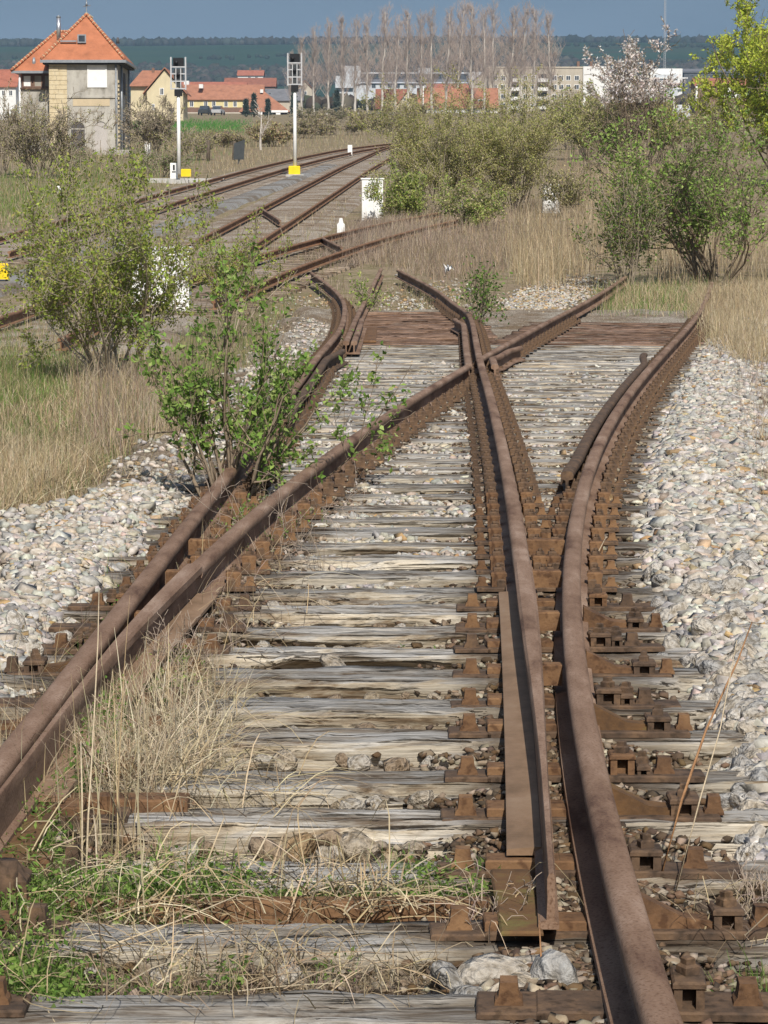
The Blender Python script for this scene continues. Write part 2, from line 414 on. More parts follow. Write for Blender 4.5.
V = np.stack([GX.ravel(), GY.ravel(), GZ.ravel()], -1)
props(link_mesh("ground", np_mesh("ground", V, [GQ], GROUND, smooth=True)), "open ground of dry turf rising gently to dark green fields and hills with cloud shadow in their colour", "ground", kind='structure')

# ------------------------------------------------------------------ scattered stuff builders
def ico():
    t = (1 + 5 ** .5) / 2
    v = np.array([(-1, t, 0), (1, t, 0), (-1, -t, 0), (1, -t, 0), (0, -1, t), (0, 1, t), (0, -1, -t), (0, 1, -t), (t, 0, -1), (t, 0, 1), (-t, 0, -1), (-t, 0, 1)], float)
    v /= np.linalg.norm(v[0])
    f = np.array([(0, 11, 5), (0, 5, 1), (0, 1, 7), (0, 7, 10), (0, 10, 11), (1, 5, 9), (5, 11, 4), (11, 10, 2), (10, 7, 6), (7, 1, 8), (3, 9, 4), (3, 4, 2), (3, 2, 6), (3, 6, 8), (3, 8, 9), (4, 9, 5), (2, 4, 11), (6, 2, 10), (8, 6, 7), (9, 8, 1)])
    return v, f
IV, IF = ico()
def ico2():
    v = [tuple(x) for x in IV]; f = []; mid = {}
    def m(a, b):
        k = (min(a, b), max(a, b))
        if k not in mid:
            q = (np.array(v[a]) + np.array(v[b])) / 2; v.append(tuple(q / np.linalg.norm(q))); mid[k] = len(v) - 1
        return mid[k]
    for a, b, c in IF:
        x, y, z = m(a, b), m(b, c), m(c, a); f += [(a, x, z), (b, y, x), (c, z, y), (x, y, z)]
    return np.array(v), np.array(f)
IV2, IF2 = ico2()

def rand_rot(n, rng):
    q = rng.normal(size=(n, 4)); q /= np.linalg.norm(q, axis=1)[:, None]
    w, x, y, z = q.T
    return np.stack([1 - 2 * (y * y + z * z), 2 * (x * y - z * w), 2 * (x * z + y * w), 2 * (x * y + z * w), 1 - 2 * (x * x + z * z), 2 * (y * z - x * w), 2 * (x * z - y * w), 2 * (y * z + x * w), 1 - 2 * (x * x + y * y)], -1).reshape(n, 3, 3)

def pick(pal, n, rng, var=.12):
    pal = np.array([p[:3] for p in pal], float); c = pal[rng.integers(0, len(pal), n)]
    return np.clip(c * (1 + rng.normal(0, var, (n, 1))) * (1 + rng.normal(0, .03, (n, 3))), 0.004, .95)

CV = np.array([(-1, -1, -1), (1, -1, -1), (1, 1, -1), (-1, 1, -1), (-1, -1, 1), (1, -1, 1), (1, 1, 1), (-1, 1, 1)], float) * .62
CF = np.array([(0, 2, 1), (0, 3, 2), (4, 5, 6), (4, 6, 7), (0, 1, 5), (0, 5, 4), (1, 2, 6), (1, 6, 5), (2, 3, 7), (2, 7, 6), (3, 0, 4), (3, 4, 7)])
def stones_mesh(name, P, size, cols, mat, rng):
    """broken stones: skewed blocks and splintered balls, every face flat"""
    V = []; Fc = []; C = []; off = 0; half = rng.random(len(P)) < .68
    for sel, bv, bf, lo, hi in ((half, CV, CF, .55, 1.35), (~half, IV, IF, .6, 1.25)):
        n, k = int(sel.sum()), len(bv)
        if not n: continue
        var = bv[None] * rng.uniform(lo, hi, (n, k, 1)) * rng.uniform(.5, 1.3, (n, 1, 3))
        v = np.einsum('nij,nkj->nki', rand_rot(n, rng), var); v[:, :, 2] *= .66
        v = v * np.asarray(size)[sel][:, None, None] + P[sel][:, None, :]
        V.append(v.reshape(-1, 3)); Fc.append((bf[None] + (off + np.arange(n) * k)[:, None, None]).reshape(-1, 3)); C.append(np.repeat(cols[sel], k, 0)); off += n * k
    return np_mesh(name, np.concatenate(V), [np.concatenate(Fc)], mat, np.concatenate(C))

def stems_mesh(name, P, ln, w, cols, mat, rng, seg=5, curl=.5, lift=.04):
    """dead stems lying about on the ground, bowed and crossing"""
    n = len(P); a = rng.uniform(0, 2 * np.pi, n); k = rng.normal(0, curl, n); z0 = rng.uniform(.0, lift, n); dz = rng.normal(0, lift * .8, n); q = P + np.stack([np.zeros(n), np.zeros(n), z0], -1); rows = []
    for i in range(seg + 1):
        t = i / seg; d = np.stack([np.cos(a), np.sin(a), np.zeros(n)], -1); s = np.stack([-np.sin(a), np.cos(a), np.full(n, .5)], -1) * (w * (1 - .6 * t) * .5)[:, None]
        c = q + np.stack([np.zeros(n), np.zeros(n), np.abs(dz) * np.sin(np.pi * t) * 1.5 + np.maximum(dz, 0) * t * 1.5], -1); rows += [c - s, c + s]; q = q + d * (ln / seg)[:, None]; a = a + k / seg * 2
    V = np.stack(rows, 1); m = 2 * (seg + 1); qd = np.array([(2 * i, 2 * i + 1, 2 * i + 3, 2 * i + 2) for i in range(seg)])
    return np_mesh(name, V.reshape(-1, 3), [(qd[None] + (np.arange(n) * m)[:, None, None]).reshape(-1, 4)], mat, np.repeat(cols, m, 0))

def blades_mesh(name, P, h, w, cols, lean, mat, rng, seg=3, droop=.3, dirs=None):
    """each blade a narrow ribbon of seg pieces bending over"""
    n = len(P); a = rng.uniform(0, 2 * np.pi, n)
    if dirs is not None: a = dirs + rng.normal(0, .5, n)
    d = np.stack([np.cos(a), np.sin(a), np.zeros(n)], -1)
    b = rng.uniform(0, np.pi, n)                      # width direction, mostly facing anywhere
    s = np.stack([np.cos(b), np.sin(b), np.zeros(n)], -1)
    le = np.abs(rng.normal(0, 1, n)) * lean
    rows = []
    for i in range(seg + 1):
        t = i / seg
        c = P + np.stack([np.zeros(n)] * 2 + [h * t * (1 - droop * le * t).clip(.05)], -1) + d * (h * le * (t ** 1.7))[:, None]
        ww = (w * (1 - .85 * t))[:, None] * .5
        rows += [c - s * ww, c + s * ww]
    V = np.stack(rows, 1); k = 2 * (seg + 1)
    q = np.array([(2 * i, 2 * i + 1, 2 * i + 3, 2 * i + 2) for i in range(seg)])
    Q = (q[None] + (np.arange(n) * k)[:, None, None]).reshape(-1, 4)
    return np_mesh(name, V.reshape(-1, 3), [Q], mat, np.repeat(cols, k, 0))

def leaves_mesh(name, P, size, cols, mat, rng, aspect=.55):
    """each leaf a folded four-cornered blade"""
    n = len(P); R = rand_rot(n, rng)
    base_ = np.array([(0, 0, 0), (-aspect, .9, .22), (0, 2, 0), (aspect, .9, .22)]) * .5
    V = np.einsum('nij,kj->nki', R, base_) * np.asarray(size)[:, None, None] + P[:, None]
    i = np.arange(n) * 4
    T = np.concatenate([np.stack([i, i + 2, i + 1], -1), np.stack([i, i + 3, i + 2], -1)])
    return np_mesh(name, V.reshape(-1, 3), [T], mat, np.repeat(cols, 4, 0))

def in_poly(px, py, poly):
    c = np.zeros(len(px), bool); n = len(poly)
    for i in range(n):
        x1, y1 = poly[i]; x2, y2 = poly[(i + 1) % n]
        c ^= ((y1 > py) != (y2 > py)) & (px < (x2 - x1) * (py - y1) / (y2 - y1 + 1e-9) + x1)
    return c

def scatter(poly, n, rng, off=-.08, blur=5.0):
    """ground points inside a patch outlined by where its corners stand"""
    pl = np.array(poly, float); lo, hi = pl.min(0), pl.max(0); out = []; tot = 0
    while tot < n:
        q = rng.uniform(lo, hi, (n * 2, 2)); q = q[in_poly(q[:, 0], q[:, 1], poly)]; out.append(q); tot += len(q)
    q = np.concatenate(out)[:n]; q = q + rng.normal(0, 1, q.shape) * [blur * 1.6, blur * .5]
    return hit(q[:, 0], q[:, 1], off)

# palettes (albedo)
STRAW = [(.40, .31, .18), (.47, .38, .24), (.33, .25, .15), (.52, .44, .30)]
STRAWD = [(.28, .21, .135), (.36, .28, .18), (.23, .175, .115)]
MAUVE = [(.28, .215, .165), (.36, .28, .215), (.23, .175, .14), (.42, .34, .26)]
GREEN = [(.11, .20, .04), (.15, .25, .06), (.09, .16, .035)]
FRESH = [(.15, .25, .05), (.20, .30, .07), (.11, .19, .04), (.25, .33, .10)]
OLIVE = [(.20, .20, .075), (.26, .245, .10), (.15, .16, .06), (.30, .265, .14)]
BALL = [(.40, .375, .33), (.46, .43, .375), (.36, .345, .32), (.43, .385, .315), (.32, .315, .30), (.49, .465, .42), (.41, .345, .275)]
OCHRE = [(.38, .26, .13), (.30, .21, .12), (.36, .32, .26), (.42, .33, .20)]

def grass(name, label, cat, patches, mat=BLADE, seed=1, seg=3):
    """patches: (poly, n, hmin, hmax, width, palette, lean)"""
    rng = np.random.default_rng(seed); Vs = []
    allm = []
    for (poly, n, h0, h1, w, pal, lean) in patches:
        P = scatter(poly, n, rng)
        # tufts: pull each blade toward a tuft centre
        k = max(1, n // 14); cidx = rng.integers(0, n, k); c = P[cidx[rng.integers(0, k, n)]]
        t = rng.uniform(.0, .9, (n, 1)); P = P * (1 - t) + (c + rng.normal(0, .05, (n, 3)) * [1, 1, 0]) * t if False else P
        h = rng.uniform(h0, h1, n) * (.6 + .4 * rng.random(n))
        allm.append((P, h, np.full(n, w), pick(pal, n, rng, .18), lean))
    P = np.concatenate([a[0] for a in allm]); h = np.concatenate([a[1] for a in allm]); w = np.concatenate([a[2] for a in allm]); c = np.concatenate([a[3] for a in allm])
    lean = np.concatenate([np.full(len(a[0]), a[4]) for a in allm])
    return props(link_mesh(name, blades_mesh(name, P, h, w, c, lean, mat, rng, seg)), label, cat, kind='stuff')

# ------------------------------------------------------------------ woody plants
def grow(rng, n_stems, h, spread, levels=3, r0=.012, kids=(4, 6), wig=.12, ratio=.5, up=.5, base_r=.05, ang=(.5, 1.0), seg=6):
    out = []
    def limb(p, d, ln, r, lv):
        k = seg if lv == 0 else 4
        pts = [p.copy()]; q = p.copy(); dd = d.copy()
        for i in range(k):
            dd = dd + rng.normal(0, wig, 3); dd[2] += .05 * up; dd /= np.linalg.norm(dd)
            q = q + dd * ln / k; pts.append(q.copy())
        pts = np.array(pts); rad = np.linspace(r, r * .35, k + 1); out.append((pts, rad, lv))
        if lv < levels:
            for _ in range(rng.integers(kids[0], kids[1] + 1)):
                t = rng.uniform(.25 if lv == 0 else .1, 1.0); i = min(int(t * k), k - 1); f = t * k - i
                b = pts[i] * (1 - f) + pts[i + 1] * f; dv = pts[i + 1] - pts[i]; dv /= np.linalg.norm(dv)
                s = rng.normal(size=3); s -= dv * s.dot(dv); s /= np.linalg.norm(s); a = rng.uniform(*ang)
                nd = dv * math.cos(a) + s * math.sin(a); nd[2] += up * .3; nd /= np.linalg.norm(nd)
                limb(b, nd, ln * ratio * rng.uniform(.6, 1.15), rad[i] * .6, lv + 1)
    for s in range(n_stems):
        a = rng.uniform(0, 2 * np.pi); sp = spread * math.sqrt(rng.uniform(0, 1))
        d = np.array([math.cos(a) * sp, math.sin(a) * sp, 1.0]); d /= np.linalg.norm(d)
        p = np.array([math.cos(a), math.sin(a), 0]) * base_r * rng.uniform(.2, 1)
        limb(p, d, h * rng.uniform(.65, 1.0) / max(.6, d[2]) * .8, r0 * rng.uniform(.7, 1.1), 0)
    return out

def limbs_mesh(name, limbs, mat, n=4, rmin=.0015):
    V = []; Q = []; off = 0
    a = np.linspace(0, 2 * np.pi, n, endpoint=False)
    for pts, rad, lv in limbs:
        k = len(pts); t = np.gradient(pts, axis=0); t /= np.linalg.norm(t, axis=1)[:, None] + 1e-9
        ref = np.where(np.abs(t[:, 2:3]) < .9, np.array([[0, 0, 1.]]), np.array([[1., 0, 0]]))
        u = np.cross(t, ref); u /= np.linalg.norm(u, axis=1)[:, None]; w = np.cross(t, u)
        r = np.maximum(rad, rmin)[:, None, None]
        ring = pts[:, None] + r * (u[:, None] * np.cos(a)[None, :, None] + w[:, None] * np.sin(a)[None, :, None])
        V.append(ring.reshape(-1, 3))
        i = off + np.arange(k - 1)[:, None] * n; j = np.arange(n)[None]; j2 = (j + 1) % n
        Q.append(np.stack([i + j, i + j2, i + n + j2, i + n + j], -1).reshape(-1, 4)); off += k * n
    return np_mesh(name, np.concatenate(V), [np.concatenate(Q)], mat, smooth=True)

def leaf_points(limbs, n, rng, minlv=1, jit=.03):
    L = [l for l in limbs if l[2] >= minlv]
    w = np.array([np.linalg.norm(l[0][-1] - l[0][0]) for l in L]); w /= w.sum(); n0 = n; n = max(1, n // 5)
    ch = rng.choice(len(L), n, p=w); out = np.zeros((n, 3))
    t = rng.random(n) ** .8
    for i in range(n):
        pts = L[ch[i]][0]; k = len(pts) - 1; q = t[i] * k; j = min(int(q), k - 1); f = q - j
        out[i] = pts[j] * (1 - f) + pts[j + 1] * f
    out = np.repeat(out, 5, 0)[:n0]; return out + rng.normal(0, jit, out.shape)

def plant(name, label, cat, loc, limbs_args, nleaf, lsize, pal, seed, bark=BARK, sx=1.0, sy=1.0, minlv=1, jit=.03, n=4, rmin=.0015, group=None, lpart="foliage", spart="stem", rz=0, aspect=.55, hmin=0, var=.18):
    rng = np.random.default_rng(seed)
    limbs = grow(rng, **limbs_args)
    for l in limbs: l[0][:, 0] *= sx; l[0][:, 1] *= sy
    o = thing(name, label, cat, loc, rz, group)
    link_mesh(spart, limbs_mesh(spart, limbs, bark, n, rmin), o)
    if nleaf:
        P = leaf_points(limbs, nleaf, rng, minlv, jit); P = P[P[:, 2] > hmin]
        link_mesh(lpart, leaves_mesh(lpart, P, rng.uniform(.6, 1.25, len(P)) * lsize, pick(pal, len(P), rng, var), LEAF, rng, aspect), o, 'stuff')
    return o
# ------------------------------------------------------------------ ballast bed
def lim_r(y): return RS(y) + 1.15 + .14 * np.sin(y * 1.7) + .1 * np.sin(y * 4.1 + 1)
def lim_l(y): return LS(np.minimum(y, 44)) - 1.0 + .25 * sstep(15, 22, y) - .14 * np.sin(y * 1.3 + .5) - .1 * np.sin(y * 3.7)
def bed_z(x, y):
    x = np.asarray(x, float); y = np.asarray(y, float)
    r = RS(y); l = LS(y)
    z = -.085 + .05 * sstep(11, 17, y)
    z = z + (.085 - .05 * sstep(11, 17, y)) * np.maximum(sstep(.33, .62, x - r + .12 * sstep(9.5, 12.5, y)) * (.35 + .65 * sstep(6.5, 10, y)), sstep(.4, .75, l - x + .26 * sstep(8.6, 9.8, y)))
    z = z + .03 * np.maximum(sstep(9.5, 12.5, y) * sstep(.3, .6, x - r + .05), sstep(8.6, 10, y) * sstep(.3, .6, l - x + .08))
    z = z + .012 * np.sin(x * 9 + y * 3) + .012 * np.sin(x * 4 - y * 7)
    e = np.minimum(lim_r(y) - x, x - lim_l(y))
    return ramp(x, y) + z - .25 * (1 - sstep(-.25, .12, e))
by = np.concatenate([np.arange(2.0, 14, .1), np.arange(14, 49, .2)])
bu = np.linspace(-.12, 1.12, 70)
BX = lim_l(by)[:, None] * (1 - bu) + lim_r(by)[:, None] * bu; BY = np.repeat(by[:, None], len(bu), 1)
BZ = bed_z(BX, BY)
m_, n_ = BX.shape; ii = (np.arange(m_ - 1)[:, None] * n_ + np.arange(n_ - 1)[None]).ravel()
def gravel_mat(name, cols, dark, scale=26):
    m, N, L, P = new_mat(name)
    tc = N.new("ShaderNodeTexCoord"); v = N.new("ShaderNodeTexVoronoi"); v.inputs["Scale"].default_value = scale
    L.new(tc.outputs["Object"], v.inputs[0])
    s = N.new("ShaderNodeSeparateColor"); L.new(v.outputs["Color"], s.inputs[0])
    r = ramp_node(N, cols, .05, .95); L.new(s.outputs[0], r.inputs[0])
    e = N.new("ShaderNodeTexVoronoi"); e.feature = 'DISTANCE_TO_EDGE'; e.inputs["Scale"].default_value = scale; L.new(tc.outputs["Object"], e.inputs[0])
    r2 = ramp_node(N, [dark, (1, 1, 1)], .0, .14); L.new(e.outputs[0], r2.inputs[0])
    n = N.new("ShaderNodeTexNoise"); n.inputs["Scale"].default_value = .8; n.inputs["Detail"].default_value = 6; L.new(tc.outputs["Object"], n.inputs[0])
    r3 = ramp_node(N, [(.62, .52, .42), (1, 1, 1)], .38, .58); L.new(n.outputs[0], r3.inputs[0])
    x = N.new("ShaderNodeMix"); x.data_type = 'RGBA'; x.blend_type = 'MULTIPLY'; x.inputs[0].default_value = 1
    L.new(r.outputs[0], x.inputs[6]); L.new(r2.outputs[0], x.inputs[7])
    y = N.new("ShaderNodeMix"); y.data_type = 'RGBA'; y.blend_type = 'MULTIPLY'; y.inputs[0].default_value = 1
    L.new(x.outputs[2], y.inputs[6]); L.new(r3.outputs[0], y.inputs[7])
    L.new(y.outputs[2], P.inputs["Base Color"]); P.inputs["Roughness"].default_value = .95; P.inputs["Specular IOR Level"].default_value = .15
    b = N.new("ShaderNodeBump"); b.inputs["Strength"].default_value = .8; b.inputs["Distance"].default_value = .02
    L.new(e.outputs[0], b.inputs["Height"]); L.new(b.outputs[0], P.inputs["Normal"])
    return m
BED = gravel_mat("ballast", [(.25, .215, .17), (.33, .29, .235), (.40, .36, .30), (.29, .255, .21)], (.45, .41, .36))
bed = props(link_mesh("ballast_bed", np_mesh("ballast_bed", np.stack([BX.ravel(), BY.ravel(), BZ.ravel()], -1), [np.stack([ii, ii + 1, ii + n_ + 1, ii + n_], -1)], BED, smooth=True)),
            "bed of pale broken stone under and beside the rusty turnout", "ballast", kind='structure')

# stones of the shoulders: scattered over the whole bed outside the sleepers
rng = np.random.default_rng(21)
def bed_stones(n, y0, y1, side, smin, smax):
    y = y0 * (y1 / y0) ** rng.random(n)
    if side == 'r':
        a = RS(y) + .40 + .12 * rng.random(n) - .15 * sstep(10, 13, y); b = np.minimum(lim_r(y), .142 * y + .15)
    elif side == 'l':
        a = np.maximum(lim_l(y), -.142 * y - .15); b = LS(y) - .38 + .20 * rng.random(n) * sstep(8.5, 10, y)
    else:
        a = LS(y) + .2; b = RS(y) - .2
    x = a + (b - a) * rng.random(n)
    ok = b > a + .02
    if side == 'l': ok &= (x - lim_l(y)) > rng.random(len(x)) ** 2 * .75
    if side == 'r': ok &= (lim_r(y) - x) > rng.random(len(x)) ** 2 * .5
    x, y = x[ok], y[ok]
    z = bed_z(x, y); s = rng.uniform(smin, smax, len(x)) * (1 + .5 * (rng.random(len(x)) > .93))
    return np.stack([x, y, z + s * .25], -1), s
PS = [bed_stones(12000, 6.0, 17, 'r', .018, .046), bed_stones(24000, 17, 44, 'r', .020, .042), bed_stones(13000, 8.4, 17, 'l', .013, .036), bed_stones(2600, 17, 44, 'l', .018, .036), bed_stones(15000, 13.0, 33, 'c', .014, .032)]
P = np.concatenate([p[0] for p in PS]); S = np.concatenate([p[1] for p in PS])
patch = np.sin(P[:, 0] * 2.3 + P[:, 1] * .9) + np.sin(P[:, 1] * 1.9 - P[:, 0] * 3.1)
C = pick(BALL, len(P), rng, .14); oc = rng.random(len(P)) < (.05 + .05 * (patch > .8)); C[oc] = pick(OCHRE, oc.sum(), rng)
q = np.concatenate([scatter([(500, 330), (590, 296), (600, 280), (560, 275), (505, 300)], 2600, rng, -.07), scatter([(240, 420), (330, 345), (335, 300), (290, 290), (225, 380)], 700, rng, -.09), scatter([(380, 312), (470, 318), (460, 285), (400, 280)], 500, rng, -.07)])
P = np.concatenate([P, q]); sq = rng.uniform(.015, .05, len(q)); S = np.concatenate([S, sq]); C = np.concatenate([C, pick(BALL + OCHRE, len(q), rng, .15)]); oc = np.concatenate([oc, np.zeros(len(q), bool)])
# those that show largest are stones one by one
vis = S / P[:, 1] * ((np.abs(P[:, 0]) < .127 * P[:, 1]) & (P[:, 1] > 6.6) & (P[:, 1] < 13.5))
top_i = np.argsort(-vis)[:135]; rest = np.ones(len(P), bool); rest[top_i] = False
g = link_mesh("gravel", stones_mesh("gravel", P[rest], S[rest], C[rest], STONE, rng), bed, 'stuff')
def stone_mat(name, pal):
    m, N, L, Pn = new_mat(name); oi = N.new("ShaderNodeObjectInfo"); r = ramp_node(N, pal, 0, 1); r.color_ramp.interpolation = 'CONSTANT'
    L.new(oi.outputs["Random"], r.inputs[0])
    tc = N.new("ShaderNodeTexCoord"); n = N.new("ShaderNodeTexNoise"); n.inputs["Scale"].default_value = 2.2; n.inputs["Detail"].default_value = 8
    L.new(tc.outputs["Object"], n.inputs[0]); r2 = ramp_node(N, [(.5, .45, .38), (1, .97, .94), (1.15, 1.15, 1.15)], .33, .66); L.new(n.outputs[0], r2.inputs[0])
    x = N.new("ShaderNodeMix"); x.data_type = 'RGBA'; x.blend_type = 'MULTIPLY'; x.inputs[0].default_value = 1
    L.new(r.outputs[0], x.inputs[6]); L.new(r2.outputs[0], x.inputs[7]); L.new(x.outputs[2], Pn.inputs["Base Color"])
    Pn.inputs["Roughness"].default_value = .92; Pn.inputs["Specular IOR Level"].default_value = .2
    b = N.new("ShaderNodeBump"); b.inputs["Strength"].default_value = .6; b.inputs["Distance"].default_value = .15; L.new(n.outputs[0], b.inputs["Height"]); L.new(b.outputs[0], Pn.inputs["Normal"])
    return m
ST1 = stone_mat("pale_stone", BALL); ST2 = stone_mat("ochre_stone", OCHRE); ST3 = stone_mat("crib_stone", [(.30, .25, .18), (.36, .31, .24), (.26, .20, .14), (.40, .37, .32), (.33, .25, .15)])
def rock_mesh(mat, seed):
    r = np.random.default_rng(seed); v = IV * r.uniform(.65, 1.25, (12, 1)) * r.uniform(.65, 1.15, 3)
    return np_mesh("stone", v, [IF], mat)
def rock_mesh2(mat, seed):
    """a broken block: a ball cut by a few random planes"""
    r = np.random.default_rng(seed); v = IV2 * 1.25
    for _ in range(9):
        d = r.normal(size=3); d /= np.linalg.norm(d); c = r.uniform(.5, .9); q = v @ d; v = v - np.where(q > c, q - c, 0)[:, None] * d
    return np_mesh("stone", v * r.uniform(.8, 1.1, 3), [IF2], mat)
RK = {m: [rock_mesh2(m, 30 + i) for i in range(7)] for m in (ST1, ST2, ST3)}
def put_stone(p, s, mat, rng, flat=.75, label=None):
    o = link_mesh("stone", RK[mat][rng.integers(0, 7)], bed)
    o.location = p; o.scale = (s * rng.uniform(.85, 1.25), s * rng.uniform(.8, 1.1), s * flat); o.rotation_euler = (rng.normal(0, .35), rng.normal(0, .35), rng.uniform(0, 6.28))
    if label: o["label"] = label
    return o
for i in top_i: put_stone(P[i], S[i], ST2 if oc[i] else ST1, rng)

# ------------------------------------------------------------------ the turnout
turn = thing("railway_turnout", "rusty old railway turnout on weathered wooden sleepers splitting left and right", "turnout", (0, 0, 0))
TOE = float(hit1(554, 930, .04).y)
# running rails
sweep("stock_rail", PROF, plan(RS, 3.2, 54.0), RAIL, turn)
sweep("stock_rail", PROF, plan(LS, 3.2, 57.0), RAIL, turn)
YF = 29.6
sweep("closure_rail", PROF, plan(RAa, 12.1, 58.0), RAIL, turn)
frogl = lambda y: RB(y)
sweep("closure_rail", PROF, plan(RB, 12.1, YF - .9), RAIL, turn)
sweep("closure_rail", PROF, plan(RB, YF + .25, 57.0), RAIL, turn)
ysw = np.linspace(YF - .95, 41, 40); wx = np.minimum(RB(ysw), RAa(ysw) - .12 - .10 * sstep(39, 41, ysw))
sweep("wing_rail", PROF, np.stack([wx, ysw, ramp(wx, ysw) + .019], -1), RAIL, turn)
ysw = np.linspace(YF - 3.0, YF + 3.0, 30); wx = np.maximum(RAa(ysw) + .13, RB(ysw) + .0 + .14 * sstep(0, 1, (ysw - YF)) ) + .06 * sstep(YF + 2.2, YF + 3, ysw)
sweep("wing_rail", PROF, np.stack([wx[10:], ysw[10:], ramp(wx[10:], ysw[10:]) + .018], -1), RAIL, turn)
# check rails beside the stock rails, flared at their ends
def check_rail(fx, sgn, y0, y1):
    ys = np.linspace(y0, y1, 60); fl = .02 * (1 - sstep(y0, y0 + 1.2, ys)) + .10 * sstep(y1 - 2.2, y1, ys)
    xs = fx(ys) + sgn * (.098 + fl); sweep("check_rail", PROF, np.stack([xs, ys, ramp(xs, ys) + .012], -1), RUSTD, turn)
check_rail(RS, -1, float(hit1(558, 470, RH).y), float(hit1(640, 352, RH).y))
check_rail(LS, 1, 21.5, float(hit1(333, 348, RH).y))
# blades: the head planed to a point, the broad foot running on
def blade(fx, sgn, y0, y1):
    """sgn +1: the stock rail lies to the right of the blade"""
    ys = np.arange(y0, y1 + .1, .25); xs = fx(ys); n = len(ys)
    w = .012 + .060 * sstep(0, 1, (ys - y0) / 5.0); zt = .125 + .02 * sstep(0, 1, (ys - y0) / 3.5)
    def sec(i, n):
        a, t = w[i], zt[i]; hr = a * .5; hl = max(hr, .011); wr = min(hr, .010)
        p = [(-.030, 0), (-.030, .014), (-.012, .021), (-.010, t - .052), (-hl, t - .038), (-hl, t - .012), (-hl * .7, t - .002), (0, t), (hr * .7, t - .002), (hr, t - .012), (hr, t - .038), (wr, t - .052), (wr, .021), (wr + .01, .013), (wr + .01, 0)]
        if sgn < 0: p = [(-q[0], q[1]) for q in p][::-1]
        return p
    b = sweep("switch_blade", None, np.stack([xs, ys, ramp(xs, ys) + .041], -1), RAIL, turn, sec)
    def foot(i, n):
        a = w[i]; p = [(-.098, 0), (-.098, .013), (-.094, .016), (-.013, .0225), (-.013, .001)]
        return [(-q[0], q[1]) for q in p][::-1] if sgn < 0 else p
    k = ys > y0 + .6
    sweep("blade_foot", None, np.stack([xs, ys, ramp(xs, ys) + .0425], -1)[k], RUSTL, b, foot); return b
JOINT = 12.1
blade(RA, 1, TOE, JOINT)
blade(RB, -1, 7.1, JOINT)
for fx, s, yy in ((RA, 1, TOE), (RB, -1, 7.1)):
    x0 = float(fx(yy)); m = MB(); m.box(x0 - s * .062 - .052, x0 - s * .062 + .042, yy - .03, yy + .60, .040, .050, .005)
    m.build("blade_bracket", MOSSY, turn)
# sleepers
back = [11.65, 11.06, 10.46, 9.8, 9.28, 8.56, 7.99, 7.34, 6.69, 6.07][::-1]
sl_y = [5.32] + [b - .13 for b in back]; r_ = random.Random(4)
while sl_y[-1] < 32.6: sl_y.append(sl_y[-1] + r_.uniform(.585, .645))
def sleeper_mesh(L, seed, mat, h=.16, w=.26, ns=44, rough=1.0, stain=()):
    r = np.random.default_rng(seed); u = np.linspace(-L / 2, L / 2, ns)
    u[0] -= r.uniform(-.01, .06); u[-1] += r.uniform(-.01, .06)
    hw = w / 2
    # points round the section: front bottom, front side, edge, top, edge, back
    sec = [(-hw, -h), (-hw, -h * .6), (-hw, -h * .3), (-hw, -.035), (-hw, -.012), (-hw + .012, 0)] + [(-hw + .012 + (w - .024) * k / 9, 0) for k in range(1, 9)] + [(hw - .012, 0), (hw, -.012), (hw, -h)]
    k = len(sec)
    def walk(sc_, amp, n): return np.interp(u, np.linspace(u[0], u[-1], n), r.normal(0, amp, n))
    V = np.zeros((ns, k, 3)); V[:, :, 0] = u[:, None]
    for j, (a, b) in enumerate(sec):
        amp = .0032 * rough
        dz = walk(0, amp, 16) + walk(0, amp * .6, ns)
        if 5 < j < 14 and r.random() < .38:       # a split along the grain
            c = r.uniform(u[0], u[-1]); ln = r.uniform(.15, .7); dz = dz - .022 * rough * np.exp(-((u - c) / ln) ** 4)
        dy = walk(0, .003 * rough, 14) + walk(0, .003, ns)
        if j in (1, 2, 3):
            dy = dy + walk(0, .005 * rough, 12)
        V[:, j, 1] = a + dy; V[:, j, 2] = b + (dz if b > -h * .9 else 0)
    # the front rotted away below a thin lip, here and there
    for _ in range(r.integers(0, 3)):
        c = r.uniform(u[0], u[-1]); ln = r.uniform(.15, .6); g_ = np.exp(-((u - c) / ln) ** 4) * r.uniform(.03, .06) * min(1, rough)
        V[:, 1, 1] += g_; V[:, 2, 1] += g_ * 1.1; V[:, 3, 1] += g_ * .8
    # splintered edges: the front upper arris broken away here and there
    for _ in range(r.integers(1, 4)):
        c = r.uniform(u[0], u[-1]); ln = r.uniform(.08, .3); g_ = np.exp(-((u - c) / ln) ** 4) * r.uniform(.012, .035) * rough
        for j in (3, 4, 5): V[:, j, 2] -= g_ * (1 if j > 3 else .6); V[:, j, 1] += g_ * .7
    V[:, :, 0] += r.normal(0, .004, (1, k)) * 2
    V[0, :, 0] += r.normal(0, .012, k); V[-1, :, 0] += r.normal(0, .012, k)
    i = np.arange(ns - 1)[:, None] * k; j = np.arange(k - 1)[None]
    Q = np.stack([i + j, i + k + j, i + k + j + 1, i + j + 1], -1).reshape(-1, 4)
    me = np_mesh("sleeper", V.reshape(-1, 3), [Q, np.arange(k)[None], np.arange((ns - 1) * k, ns * k)[None, ::-1]], mat)
    a = me.attributes.new("Stain", 'FLOAT', 'POINT'); x = V.reshape(-1, 3)[:, 0]; st = np.zeros(len(x))
    for c, wd in stain: st = np.maximum(st, np.exp(-((x - c) / wd) ** 4) * r.uniform(.55, .95))
    a.data.foreach_set("value", (st * r.uniform(.8, 1.05, len(x))).clip(0, 1).astype(np.float32))
    return me
